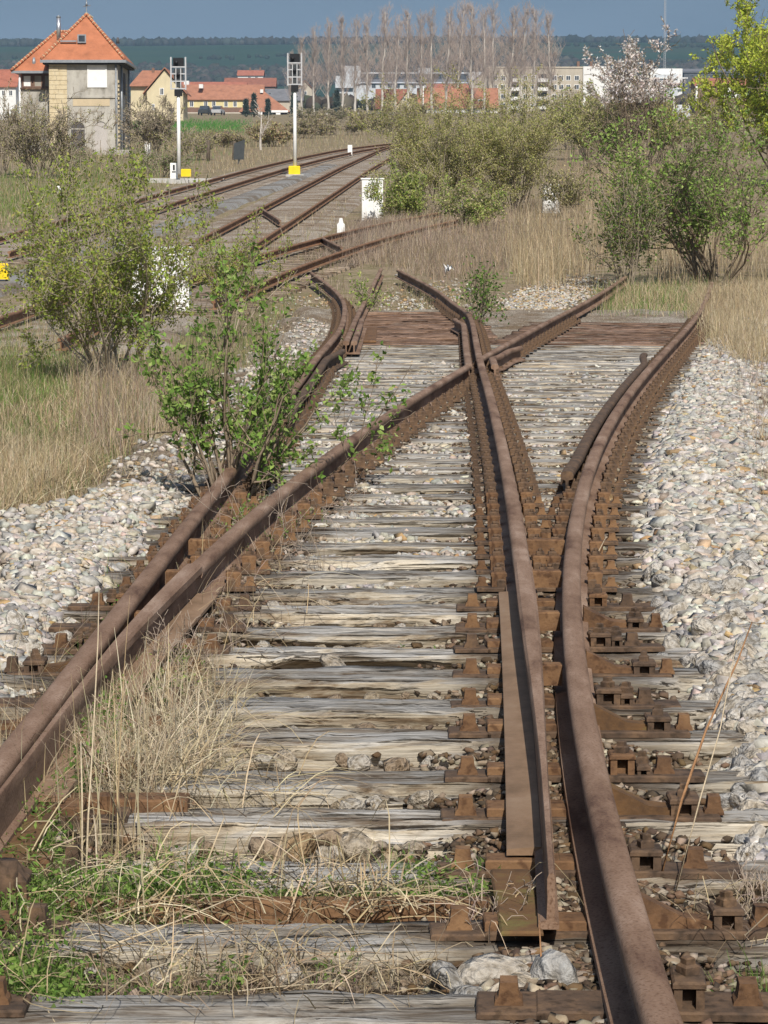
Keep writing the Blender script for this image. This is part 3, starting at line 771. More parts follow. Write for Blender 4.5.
def sleeper(xl, xr, y, mat, seed, tilt=0.0, dz=0.0, parent=None, **kw):
    L = xr - xl; o = link_mesh("sleeper", sleeper_mesh(L, seed, mat, **kw), parent or turn)
    xc = (xl + xr) / 2; o.location = (xc, y, float(ramp(xc, y)) + dz); o.rotation_euler = (r_.gauss(0, .012), 0, tilt + r_.gauss(0, .004)); return o
for i, y in enumerate(sl_y):
    xl = float(LS(y)) - .55 + r_.uniform(-.07, .07); xr = float(RS(y)) + .55 + r_.uniform(-.07, .07)
    if y < 13: xr += .12
    xm_ = (xl + xr) / 2; stn = [(float(RS(y)) - xm_ + .06, .27), (float(LS(y)) - xm_ - .06, .27), (float(RAa(y)) - xm_ - .05, .20), (float(RB(y)) - xm_ + .05, .22)]
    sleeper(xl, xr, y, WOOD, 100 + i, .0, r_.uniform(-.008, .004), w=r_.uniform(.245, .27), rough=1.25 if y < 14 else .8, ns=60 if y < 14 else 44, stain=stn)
ly, k = [], 0
y = sl_y[-1] + .6
while y < 56:
    ly.append(y); y += r_.uniform(.58, .63)
for k, y in enumerate(ly):
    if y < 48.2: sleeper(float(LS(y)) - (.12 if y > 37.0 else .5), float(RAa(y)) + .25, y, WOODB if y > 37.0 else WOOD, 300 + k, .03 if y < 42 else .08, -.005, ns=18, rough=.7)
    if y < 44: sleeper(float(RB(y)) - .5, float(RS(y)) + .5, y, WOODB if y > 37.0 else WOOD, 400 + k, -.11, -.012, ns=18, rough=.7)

# plates and fastenings: a ribbed plate with two clips, each clip with its bolt
def plate_mesh(full):
    m = MB(); m.box(-.19, .19, -.085, .085, 0, .016, .004)
    for s in (-1, 1): m.box(s * .085 - .018, s * .085 + .018, -.06, .06, .015, .05, .006)
    if full:
        for s in (-1, 1): clip_into(m, s); bolt_into(m, s); spike_into(m, s)
    return m
def clip_into(m, s):
    x = s * .095
    m.box(x - .03, x + .03, -.05, -.022, .015, .066, .006); m.box(x - .03, x + .03, .022, .05, .015, .066, .006); m.box(x - .034, x + .034, -.05, .05, .06, .078, .006)
def bolt_into(m, s):
    x = s * .098; m.box(x - .018, x + .018, -.018, .018, .074, .095, .004); m.cyl(x, 0, .092, .108, .010, 6)
def spike_into(m, s):
    x = s * .165; m.prism([(x - .03, .012), (x + .03, .012), (x + .017, .03), (x + .015, .052), (x - .015, .052), (x - .017, .03)], -.02, .02)
m = plate_mesh(False); PL_ME = m.mesh("base_plate", RUSTD)
m = MB(); clip_into(m, 1); CLR = m.mesh("clip", RUST); m = MB(); clip_into(m, -1); CLL = m.mesh("clip", RUST)
m = MB(); bolt_into(m, 1); BOR = m.mesh("bolt", RUSTD); m = MB(); bolt_into(m, -1); BOL = m.mesh("bolt", RUSTD)
m = MB(); spike_into(m, 1); SPR = m.mesh("screw_spike", RUST); m = MB(); spike_into(m, -1); SPL = m.mesh("screw_spike", RUST)
m = plate_mesh(True); PL_FULL = m.mesh("base_plate", RUSTD)
npl = 0
def put_plate(x, y, near):
    global npl
    o = link_mesh("base_plate", PL_ME if near else PL_FULL, turn); npl += 1
    o.location = (x, y, float(ramp(x, y)) + .004); o.rotation_euler = (0, 0, r_.gauss(0, .03))
    if near:
        for me in (CLR, CLL, BOR, BOL, SPR, SPL):
            c = link_mesh(me.name.split('.')[0], me, o)
SLIDE_END = 12.3
odd = False
for y in sl_y:
    near = y < 12.2
    xr_, xa_, xb_, xl_ = float(RS(y)), float(RAa(y)), float(RB(y)), float(LS(y))
    if y < SLIDE_END:
        # slide chairs under blade and stock rail together, with a brace outside
        for x_s, x_b, s in ((xr_, xa_, 1), (xl_, xb_, -1)):
            xin = x_b - s * .15 if y > TOE - .1 else x_s - s * .20
            a, b = sorted((xin, x_s + s * .34))
            m = MB(); m.box(a, b, -.07, .07, .0, .018, .004)
            c = link_mesh("slide_chair", m.mesh("slide_chair", RUSTD), turn); c.location = (0, y, .003 + r_.uniform(-.002, .002)); c.rotation_euler = (r_.gauss(0, .03), 0, r_.gauss(0, .02))
            if y > TOE - .1:
                a, b = sorted((xin, x_s - s * .07)); m = MB(); m.box(a, b, -.055, .055, .017, .040, .004); link_mesh("slide_plate", m.mesh("slide_plate", RUST), c)
            def yoke(xo, w=.034, zt=.064):
                x = x_s + s * xo; m = MB(); d = .05; w *= r_.uniform(.85, 1.1); zt += r_.uniform(-.008, .006)
                m.box(x - w, x - w * .45, -d, d, .016, zt - .012, .004); m.box(x + w * .45, x + w, -d, d, .016, zt - .012, .004); m.box(x - w * 1.1, x + w * 1.1, -d - .004, d + .004, zt - .014, zt, .005)
                m.box(x - w * .42, x + w * .42, -.02, d, .016, zt - .02)
                link_mesh("clip", m.mesh("clip", r_.choice((RUST, RUSTD, RUSTD, MOSSY))), c)
                m = MB(); q = r_.uniform(0, 1.5); M = Matrix.Translation((x, r_.uniform(-.01, .01), zt)) @ Matrix.Rotation(q, 4, 'Z')
                m.box(-.017, .017, -.017, .017, 0, .020, .005, M); M2 = M @ Matrix.Translation((0, 0, .02)); m.box(-.011, .011, -.011, .011, 0, .014, .003, M2); link_mesh("bolt", m.mesh("bolt", RUSTD), c)
            def screw(x, zb=.014, k=1.0):
                m = MB(); m.prism([(x - .027 * k, zb), (x + .027 * k, zb), (x + .025 * k, zb + .012), (x + .019 * k, zb + .020), (x + .016 * k, zb + .050), (x - .016 * k, zb + .050), (x - .019 * k, zb + .020), (x - .025 * k, zb + .012)], -.022 * k, .022 * k)
                link_mesh("screw_spike", m.mesh("screw_spike", r_.choice((RUST, RUST, RUSTD))), c)
            odd = not odd if s == 1 else odd
            if s < 0 and y > 8.2 and r_.random() < .6: pass      # buried under the ballast
            elif odd:      # a brace: a ramp from the rail web down to a yoke at its end
                m = MB(); p = [(x_s + s * .045, .017), (x_s + s * .22, .017), (x_s + s * .22, .034), (x_s + s * .15, .042), (x_s + s * .045, .095)]
                m.prism(p, -.034, .034); link_mesh("brace", m.mesh("brace", MOSSY if r_.random() < .45 else RUST), c)
                yoke(.245); screw(x_s + s * .325)
            else:
                yoke(.105, .036, .074); yoke(.165, .02, .05) if r_.random() < .5 else None; screw(x_s + s * .225, .014, 1.15)
            # inner row: a screw on its own small plate beside the slide plate
            xi = xin - s * .055; m = MB(); m.box(xi - .065, xi + .065, -.07, .07, .0, .014, .004); link_mesh("screw_plate", m.mesh("screw_plate", RUSTD), c)
            screw(xi, .012, 1.1)
    else:
        for x in (xr_, xa_, xb_, xl_): put_plate(x, y, near or y < 17)
for y in ly:
    if y < 50:
        for f_ in (LS, RAa): put_plate(float(f_(y)), y, False)
    if y < 44:
        for f_ in (RB, RS): put_plate(float(f_(y)), y, False)
# grit and rusty stones packed between the fastenings beside each rail
rng = np.random.default_rng(33); G = []
for f_, n in ((RS, 15000), (RAa, 12000), (RB, 11000), (LS, 9000)):
    y = 5.6 * (33 / 5.6) ** rng.random(n); o_ = rng.normal(0, .18, n); x = f_(y) + o_; e = np.array([min(abs(v - q) for q in sl_y) for v in y]); k_ = (e > .10)
    x, y, o_ = x[k_], y[k_], o_[k_]; G.append(np.stack([x, y, ramp(x, y) - .040 + .042 * np.exp(-(o_ / .2) ** 2) + .02 * sstep(13, 18, y)], -1))
G = np.concatenate(G); sz = rng.uniform(.007, .021, len(G)); link_mesh("rusty_gravel", stones_mesh("rusty_gravel", G, sz, pick([(.10, .070, .046), (.07, .05, .036), (.15, .10, .065), (.24, .19, .14), (.30, .26, .20), (.12, .075, .04)], len(G), rng, .2), STONE, rng), bed, 'stuff')
# distance blocks between stock rail and blade heel, and stretcher bars across the four-foot
def bar(y, x0, x1, z, hw, hh, mat, name):
    m = MB(); m.box(x0, x1, y - hw, y + hw, z - hh, z + hh, .006); return m.build(name, mat, turn)
yb1 = float(hit1(300, 915, -.03).y); bar(yb1, float(RB(7.2)) + .06, float(RA(TOE)) - .02, -.02, .028, .035, RUST, "stretcher_bar")
yb2 = float(hit1(100, 812, -.01).y); bar(yb2, float(LS(yb2)) - .12, float(LS(yb2)) + .48, -.01, .055, .05, RUST, "stretcher_bar")
for y in (9.6, 10.9, 12.2, 13.4):
    for a, b in ((LS, RB), (RAa, RS)):
        xa_, xb_ = float(a(y)) + .035, float(b(y)) - .035
        if xb_ - xa_ > .03: bar(y + .16, xa_, xb_, .10, .03, .035, RUST, "distance_block")
bx = at(8, 872, 6.9); m = MB(); m.box(-.07, .05, -.06, .06, -.10, .09, .03); m.cyl(.0, -.05, -.02, .11, .03, 8); m.box(-.16, .06, -.09, -.03, -.12, -.03, .02)
o = m.build("point_lock", RUSTD, turn); o.location = (bx.x, bx.y, .0)

# stones lying in the gaps between the near sleepers
rng = np.random.default_rng(5)
for i in range(len(sl_y) - 1):
    y0, y1 = sl_y[i] + .14, sl_y[i + 1] - .14
    if y0 > 14: break
    n = 11 if y0 < 10 else 8
    for _ in range(n):
        x = rng.uniform(max(float(LS(y0)) + .3, -.135 * y0), float(RAa(y0)) - .30); s = rng.uniform(.014, .040)
        y = y1 - rng.uniform(.02, .12)
        put_stone((x, y, -.055 + s * .25), s, ST3, rng)
for (px, py, s, mt, lb) in ((345, 519, .06, ST2, "ochre stone lying on a grey sleeper"), (335, 668, .07, ST2, "flat ochre stone in a dark gap between sleepers"), (275, 857, .07, ST3, None), (300, 850, .05, ST2, None), (333, 842, .055, ST3, None), (365, 846, .06, ST3, None), (488, 984, .075, ST3, "grey and ochre boulder beside the blade tip"), (455, 986, .066, ST1, None), (466, 998, .065, ST1, None), (516, 996, .085, ST1, None), (546, 992, .09, ST1, None), (530, 975, .07, ST1, None), (578, 972, .06, ST3, None), (285, 765, .05, ST3, None), (395, 768, .05, ST3, None), (355, 765, .045, ST3, None), (420, 800, .045, ST2, None), (525, 300 + 192, .05, ST2, None), (600, 505, .09, ST2, None), (676, 495, .07, ST2, "ochre stone in the pale ballast right of the track"), (668, 513, .06, ST2, None), (758, 586, .07, ST2, None), (660, 662, .04, ST1, None), (700, 706, .06, ST1, None), (185, 650, .05, ST1, None), (63, 640, .06, ST1, None), (400, 505, .04, ST1, None), (430, 285, .05, ST1, None), (478, 372, .12, ST1, None)):
    p = hit1(px, py, -.03); put_stone(p, s * .95, mt, rng, .8, lb)
# grit on the mid sleepers
# ------------------------------------------------------------------ the other tracks
BEDM = gravel_mat("main_line_ballast", [(.27, .23, .18), (.36, .31, .25), (.44, .39, .33), (.32, .275, .23)], (.5, .46, .42), 16)
BEDG = gravel_mat("grey_chippings", [(.23, .22, .205), (.28, .275, .26), (.33, .325, .31), (.26, .25, .235)], (.55, .55, .55), 20)
def px_path(pl, off, step=1.0):
    """polyline on the ground through the marks where a rail shows, evenly stepped"""
    p = pts_of(pl, off); seg = np.concatenate([[0], np.cumsum(np.linalg.norm(np.diff(p, axis=0), axis=1))])
    n = len(p); t = np.linspace(0, seg[-1], int(seg[-1] / step) + 2)
    out = np.stack([np.interp(t, seg, p[:, i]) for i in range(3)], -1)
    for _ in range(30):
        out[1:-1, :2] = .25 * out[:-2, :2] + .5 * out[1:-1, :2] + .25 * out[2:, :2]
    out[:, 2] = ramp(out[:, 0], out[:, 1]) + off; return out
def offset_path(p, d):
    t = np.gradient(p, axis=0); t /= np.linalg.norm(t[:, :2], axis=1)[:, None]
    q = p.copy(); q[:, 0] += t[:, 1] * d; q[:, 1] -= t[:, 0] * d; q[:, 2] += ramp(q[:, 0], q[:, 1]) - ramp(p[:, 0], p[:, 1]); return q
def track(name, label, pl, mat_bed, width=2.0, bed_label=None, gauge=1.505, right=True, every=1, sl=True, wood=WOODG, z=0.0):
    """pl marks one rail (the left one when right is True); the other lies one gauge beside it"""
    o = thing(name, label, "railway track")
    a = px_path(pl, RH); b = offset_path(a, gauge if right else -gauge)
    for q in (a, b):
        q = q.copy(); q[:, 2] += .02 - RH; sweep("rail", PROF, q, RAILO, o)
    mid = (a + b) / 2; mid[:, 2] = ramp(mid[:, 0], mid[:, 1])
    if sl:
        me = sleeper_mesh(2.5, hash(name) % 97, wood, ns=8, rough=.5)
        seg = np.concatenate([[0], np.cumsum(np.linalg.norm(np.diff(mid, axis=0), axis=1))]); k = 0
        t = np.gradient(mid, axis=0); n = min(280, int(seg[-1] / .65)); s = 0
        for s in np.linspace(0, seg[-1], n):
            p = [np.interp(s, seg, mid[:, i]) for i in range(3)]; tx, ty = np.interp(s, seg, t[:, 0]), np.interp(s, seg, t[:, 1])
            c = link_mesh("sleeper", me, o); c.location = (p[0], p[1], p[2] - .052 + r_.uniform(-.006, .006)); c.rotation_euler = (0, 0, math.atan2(-tx, ty))
    if mat_bed:
        rows = []
        for d, dz in ((-width - .6, -.32), (-width, -.07), (-.9, -.045), (0, -.03), (.9, -.045), (width, -.07), (width + .6, -.32)):
            q = offset_path(mid, d); q[:, 2] += dz; rows.append(q)
        V = np.stack(rows, 1); n, k = V.shape[:2]; i = (np.arange(n - 1)[:, None] * k + np.arange(k - 1)[None]).ravel()
        props(link_mesh("ballast_bed", np_mesh("ballast_bed", V.reshape(-1, 3), [np.stack([i, i + 1, i + k + 1, i + k], -1)], mat_bed, smooth=True)), bed_label, "ballast", kind='structure')
    return o, mid
tl, midl = track("railway_track", "further main line track with two rusty rails curving behind the bushes", [(-60, 251), (0, 236), (90, 212), (170, 190), (256, 167), (300, 157), (335, 150), (360, 146.5), (392, 143)], BEDM, 1.9, "brown ballast bed of the further main line track")
tr, midr = track("railway_track", "nearer main line track running up past the white cabinet", [(-70, 338), (0, 316), (63, 293), (120, 272), (180, 248), (244, 216), (295, 190), (340, 167), (378, 150), (400, 143)], BEDM, 1.7, "brown ballast bed of the nearer main line track")
ts, mids = track("railway_track", "overgrown siding track between the turnout and the main line", [(120, 300), (190, 276), (252, 256), (320, 237), (380, 223), (440, 212)], None, sl=True)
# grey chippings between the main lines
q1 = px_path([(-40, 300), (0, 283), (60, 264), (120, 243), (200, 214), (250, 195), (330, 165)], -.03)
rows = []
for d, dz in ((-.6, -.25), (-.32, -.0), (0, .005), (.32, .0), (.6, -.25)):
    w = offset_path(q1, d); w[:, 2] += dz + .03; rows.append(w)
V = np.stack(rows, 1); n, k = V.shape[:2]; i = (np.arange(n - 1)[:, None] * k + np.arange(k - 1)[None]).ravel()
props(link_mesh("gravel_path", np_mesh("gravel_path", V.reshape(-1, 3), [np.stack([i, i + 1, i + k + 1, i + k], -1)], BEDG, smooth=True)), "strip of blue grey chippings between the two main line tracks", "gravel path", kind='structure')
# short crossing pieces and the blade of the next turnout
nt = thing("switch_rails", "short rusty blade rails of the next turnout beside the small green weed", "switch rails", (0, 0, 0))
def short_rail(pl, name="switch_blade", parent=nt, z=.0):
    p = px_path(pl, RH, .5); p[:, 2] += .02 - RH + z; return sweep(name, PROF, p, RAIL, parent)
short_rail([(346, 341), (352, 327), (358, 313), (366, 297), (381, 268)])
short_rail([(354, 341), (358, 330), (362, 318)], "guide_rail")
pl_ = hit1(349, 339, -.0); m = MB(); m.box(-.25, .35, -1.2, 3.4, 0, .025, .005); o = m.build("iron_plate", RUST, nt); o.location = pl_ + Vector((0, 0, .005))
xr = thing("crossing_rails", "two short rusty crossing rails lying between nearer main line and siding", "crossing rails")
short_rail([(263, 209), (271, 214), (280, 220)], "rail", xr); short_rail([(322, 237), (331, 242), (342, 247)], "rail", xr)

# ------------------------------------------------------------------ lineside objects
def cabinet(px0, px1, y0, y1, D, label, depth=.5, mat=WHITE, name="relay_cabinet"):
    a = base((px0 + px1) / 2, D); s = F / D; w = (px1 - px0) / s; h = (y1 - y0) / s
    top = at((px0 + px1) / 2, y0, D).z; h = top - a.z
    o = thing(name, label, "cabinet", a)
    m = MB(); m.box(-w / 2, w / 2, 0, depth, .06, h - .04, .01); m.build("body", mat, o)
    m = MB(); m.box(-w / 2 - .03, w / 2 + .03, -.03, depth + .03, h - .04, h, .01); m.build("lid", mat, o)
    m = MB(); m.box(-w / 2 - .02, w / 2 + .02, -.02, depth + .02, -.1, .06); m.build("plinth", CONC, o)
    for s_ in (-1, 1):
        m = MB(); m.box(s_ * w / 4 - w / 4 + .015, s_ * w / 4 + w / 4 - .015, -.018, .0, .1, h - .08, .004); d = m.build("door", mat, o)
        m = MB(); m.box(-s_ * .02 - .012 + s_ * .05, -s_ * .02 + .012 + s_ * .05, -.035, -.018, h * .5, h * .5 + .1); m.build("handle", DGREY, d)
    return o
cabinet(362, 383, 178, 213, 86, "white metal cabinet beside nearer main line left of the scrub")
cabinet(131, 189, 247, 302, 49, "large white cabinet half hidden behind the leafy bush by the tracks", .7)
cabinet(543, 559, 184, 209, 93, "small white cabinet glimpsed under the olive bush in the dry grass")
def marker(px, y0, D, w, label, black=False, pointed=True, name="marker_post"):
    a = base(px, D); h = at(px, y0, D).z - a.z; o = thing(name, label, "marker post", a)
    m = MB()
    if pointed: m.prism([(-w / 2, 0), (w / 2, 0), (w / 2, h * .62), (w * .3, h * .72), (w * .18, h), (-w * .18, h), (-w * .3, h * .72), (-w / 2, h * .62)], -w * .35, w * .35)
    else: m.box(-w / 2, w / 2, -w * .25, w * .25, 0, h, .01)
    m.build("post", WHITE, o)
    if black:
        m = MB(); m.box(-w * .12, w * .14, -w * .28, -w * .25, h * .62, h * .9); m.box(-w * .26, w * .26, -w * .28, -w * .25, h * .5, h * .56); m.build("mark", BLACK, o)
    else:
        m = MB(); m.box(-w * .55, w * .55, -w * .4, w * .4, -.05, .06); m.build("foot", CONC, o)
    return o
marker(341, 218, 78, .20, "small white post with a narrow top on the siding bank")
marker(350, 145, 176, .26, "little white post between the main line tracks far up the line", pointed=False)
marker(59, 186, 110, .13, "thin white stake in the grass below the signal box", pointed=False)
marker(148, 142, 178, .36, "white square post right of the signal box wall", pointed=False)
marker(174, 163, 125, .30, "white board with a black mark beside the left signal", True, False, "marker_board")
def signal(px, ybase, ytop, label, slab):
    D = 10200. / (ybase - 95) ; a = base(px, D, -.02); h = at(px, ytop, D).z - a.z
    o = thing("light_signal", label, "railway signal", a, 0, "white light signals by the main line")
    m = MB(); m.tube([(0, 0, .3), (0, 0, h * .70)], [.085, .07], 10); m.build("mast", WHITE, o)
    m = MB(); m.box(-.27, .23, -.25, .2, .0, .42, .03); f = m.build("foot_box", YELLOW, o) if not slab else None
    m = MB(); m.box(-.4, .4, -.35, .35, -.2, .05); m.build("foundation", CONC, o)
    m = MB(); m.box(-.16, .16, -.12, .12, h * .685, h * .74, .02); m.build("clamp", BLACK, o)
    m = MB()
    for x in (-.30, .30): m.box(x - .03, x + .03, -.02, .02, h * .735, h)
    for z in (.74, .80, .86, .915): m.box(-.27, .27, -.018, .018, h * z, h * z + .05)
    for x in (-.10, .10): m.box(x - .018, x + .018, -.016, .016, h * .745 , h * .91)
    m.build("frame", LGREY, o)
    m = MB(); m.box(-.22, .22, .03, .2, h * .92 , h * .995, .02); m.build("lamp_hood", BLACK, o)
    b = MB(); b.box(-.19, .19, .03, .16, h * .81, h * .905, .02); b.box(-.12, .12, .03, .12, h * .755, h * .80, .01); b.build("signal_screen", DGREY, o)
    for z, x in ((.955, -.08), (.86, 0)):
        m = MB(); m.tube([(x, .03, h * z), (x, -.10, h * z)], [.07, .08], 10); m.build("lens_hood", BLACK, o)
    return o
signal(179, 177, 57, "white mast light signal on the left beside the grey slab", True)
signal(295, 172, 53, "white mast light signal on the right between the main line tracks", False)
a = hit1(186, 181, -.05); m = MB(); m.box(-1.6, 1.6, -.5, .5, -.1, .1, .02); o = m.build("concrete_slab", CONC); o.location = a; props(o, "pale concrete slab at the foot of the left signal", "slab")
a = hit1(186, 178, -.02); m = MB(); m.box(-.2, .22, -.18, .18, .06, .38, .03); o = m.build("junction_box", YELLOW); o.location = a; props(o, "small yellow box on the slab by the left signal", "box")
a = base(3, 57); o = thing("track_box", "yellow trackside box on short legs at the left edge", "box", a)
m = MB(); m.box(-.12, .11, -.08, .08, .12, .42, .02); m.build("body", YELLOW, o)
for x in (-.08, .07): m = MB(); m.box(x - .015, x + .015, -.02, .02, -.05, .12); m.build("leg", DGREY, o)
# dark board on a post
a = base(239, 158); o = thing("notice_board", "dark grey board on a post in the scrub by the far track", "board", a)
m = MB(); m.prism([(-.30, .2), (.25, .2), (.32, 1.25), (-.25, 1.05)], -.03, .03); m.build("board", DGREY, o); m = MB(); m.box(-.05, .05, .03, .1, -.3, .4); m.build("post", DGREY, o)
for i, (px, y0, D, lb) in enumerate(((208, 140, 165, "short brown wooden post left of the dark board"), (234, 141, 166, "brown wooden post touching the left side of the dark board"))):
    a = base(px, D); h = at(px, y0, D).z - a.z; m = MB(); m.tube([(0, 0, -.2), (.03, 0, h)], [.11, .09], 7); o = m.build("wooden_post", BARKD); o.location = a; props(o, lb, "post")
# thin lattice mast on the skyline
a = base(664, 900); h = at(664, -40, 900).z - a.z; o = thing("radio_mast", "very tall thin grey mast against the sky behind the white blossom tree", "mast", a)
m = MB()
for k in range(3): m.tube([(math.cos(k * 2.1) * .35, math.sin(k * 2.1) * .35, 0), (math.cos(k * 2.1) * .25, math.sin(k * 2.1) * .25, h)], .07, 4)
m.build("mast_leg", LGREY, o)
m = MB()
for k in range(60): m.tube([(-.33, 0, h * k / 60), (.33, .1, h * (k + 1) / 60)], .04, 3)
m.build("bracing", LGREY, o)
# litter
for (px, py, s, lb) in ((470, 209, .13, "torn strip of white paper lying on the bare ground"), (449, 274, .05, "crumpled white paper scrap behind the green weed")):
    p = hit1(px, py, -.05); r = np.random.default_rng(int(px)); n = 9; V = []
    for i in range(n): V += [(s * (i - 4) * .55, r.normal(0, .05), .05 + r.normal(0, .05)), (s * (i - 4) * .55 + r.normal(0, .05), .1 + r.normal(0, .05), .14 + r.normal(0, .05))]
    Q = [(2 * i, 2 * i + 1, 2 * i + 3, 2 * i + 2) for i in range(n - 1)]
    o = link_mesh("paper_scrap", np_mesh("paper_scrap", np.array(V) * (1, 1, 1), [np.array(Q)], WHITE)); o.location = p; props(o, lb, "litter")
# ------------------------------------------------------------------ buildings
def tile_mat(name, c, s=3.4):
    m = mat_noise(name, [tuple(q * .72 for q in c), c, tuple(q * 1.2 for q in c)], 1.1, (1, 1, 1), .85, 0)
    N, L = m.node_tree.nodes, m.node_tree.links; P = N["Principled BSDF"]
    tc = N.new("ShaderNodeTexCoord"); w = N.new("ShaderNodeTexWave"); w.wave_type = 'BANDS'; w.bands_direction = 'Z'; w.inputs["Scale"].default_value = s; w.inputs["Distortion"].default_value = .4
    L.new(tc.outputs["Object"], w.inputs[0]); b = N.new("ShaderNodeBump"); b.inputs["Strength"].default_value = .5; b.inputs["Distance"].default_value = .04
    L.new(w.outputs[1], b.inputs["Height"]); L.new(b.outputs[0], P.inputs["Normal"]); return m
TILE = tile_mat("orange_roof_tiles", (.40, .15, .075)); TILEF = tile_mat("faded_orange_tiles", (.33, .15, .09)); TILE2 = tile_mat("red_roof_tiles", (.33, .12, .075)); TILE3 = tile_mat("brown_roof_tiles", (.24, .095, .06)); TILEG = tile_mat("grey_roof", (.15, .15, .16))
def plaster(name, c, v=.8): return mat_noise(name, [tuple(q * v for q in c), c], 1.5, (1, 1, .4), .92, .15, 20)
CREAM = plaster("cream_plaster", (.62, .54, .36)); YELLP = plaster("yellow_plaster", (.66, .58, .30)); WHITEP = plaster("white_plaster", (.72, .72, .70), .88); BEIGE = plaster("beige_plaster", (.46, .41, .33)); GREYP = mat_noise("grey_plaster", [(.20, .19, .165), (.37, .35, .31), (.43, .41, .36), (.48, .46, .41)], 1.3, (1, 1, .3), .92, .2, 20, fine=(2.2, (.72, .70, .66))); BRICKP = plaster("brown_brickwork", (.20, .12, .085)); PANEL = plaster("pale_panel", (.55, .45, .30)); METALW = plaster("pale_metal_sheet", (.52, .54, .56), .9); DARKP = plaster("dark_boarding", (.05, .045, .04)); DARKD = mat_noise("dark_door_wood", [(.06, .055, .055), (.11, .10, .10)], 6, (3, 1, .3), .8, .2)
QUOIN = mat_noise("sandstone", [(.42, .34, .20), (.55, .46, .30), (.60, .52, .36)], 3, rough=.95, bump=.3); ZINC = mat_noise("zinc", [(.22, .24, .26), (.34, .36, .38)], 4, rough=.45, bump=.05, metal=.4)

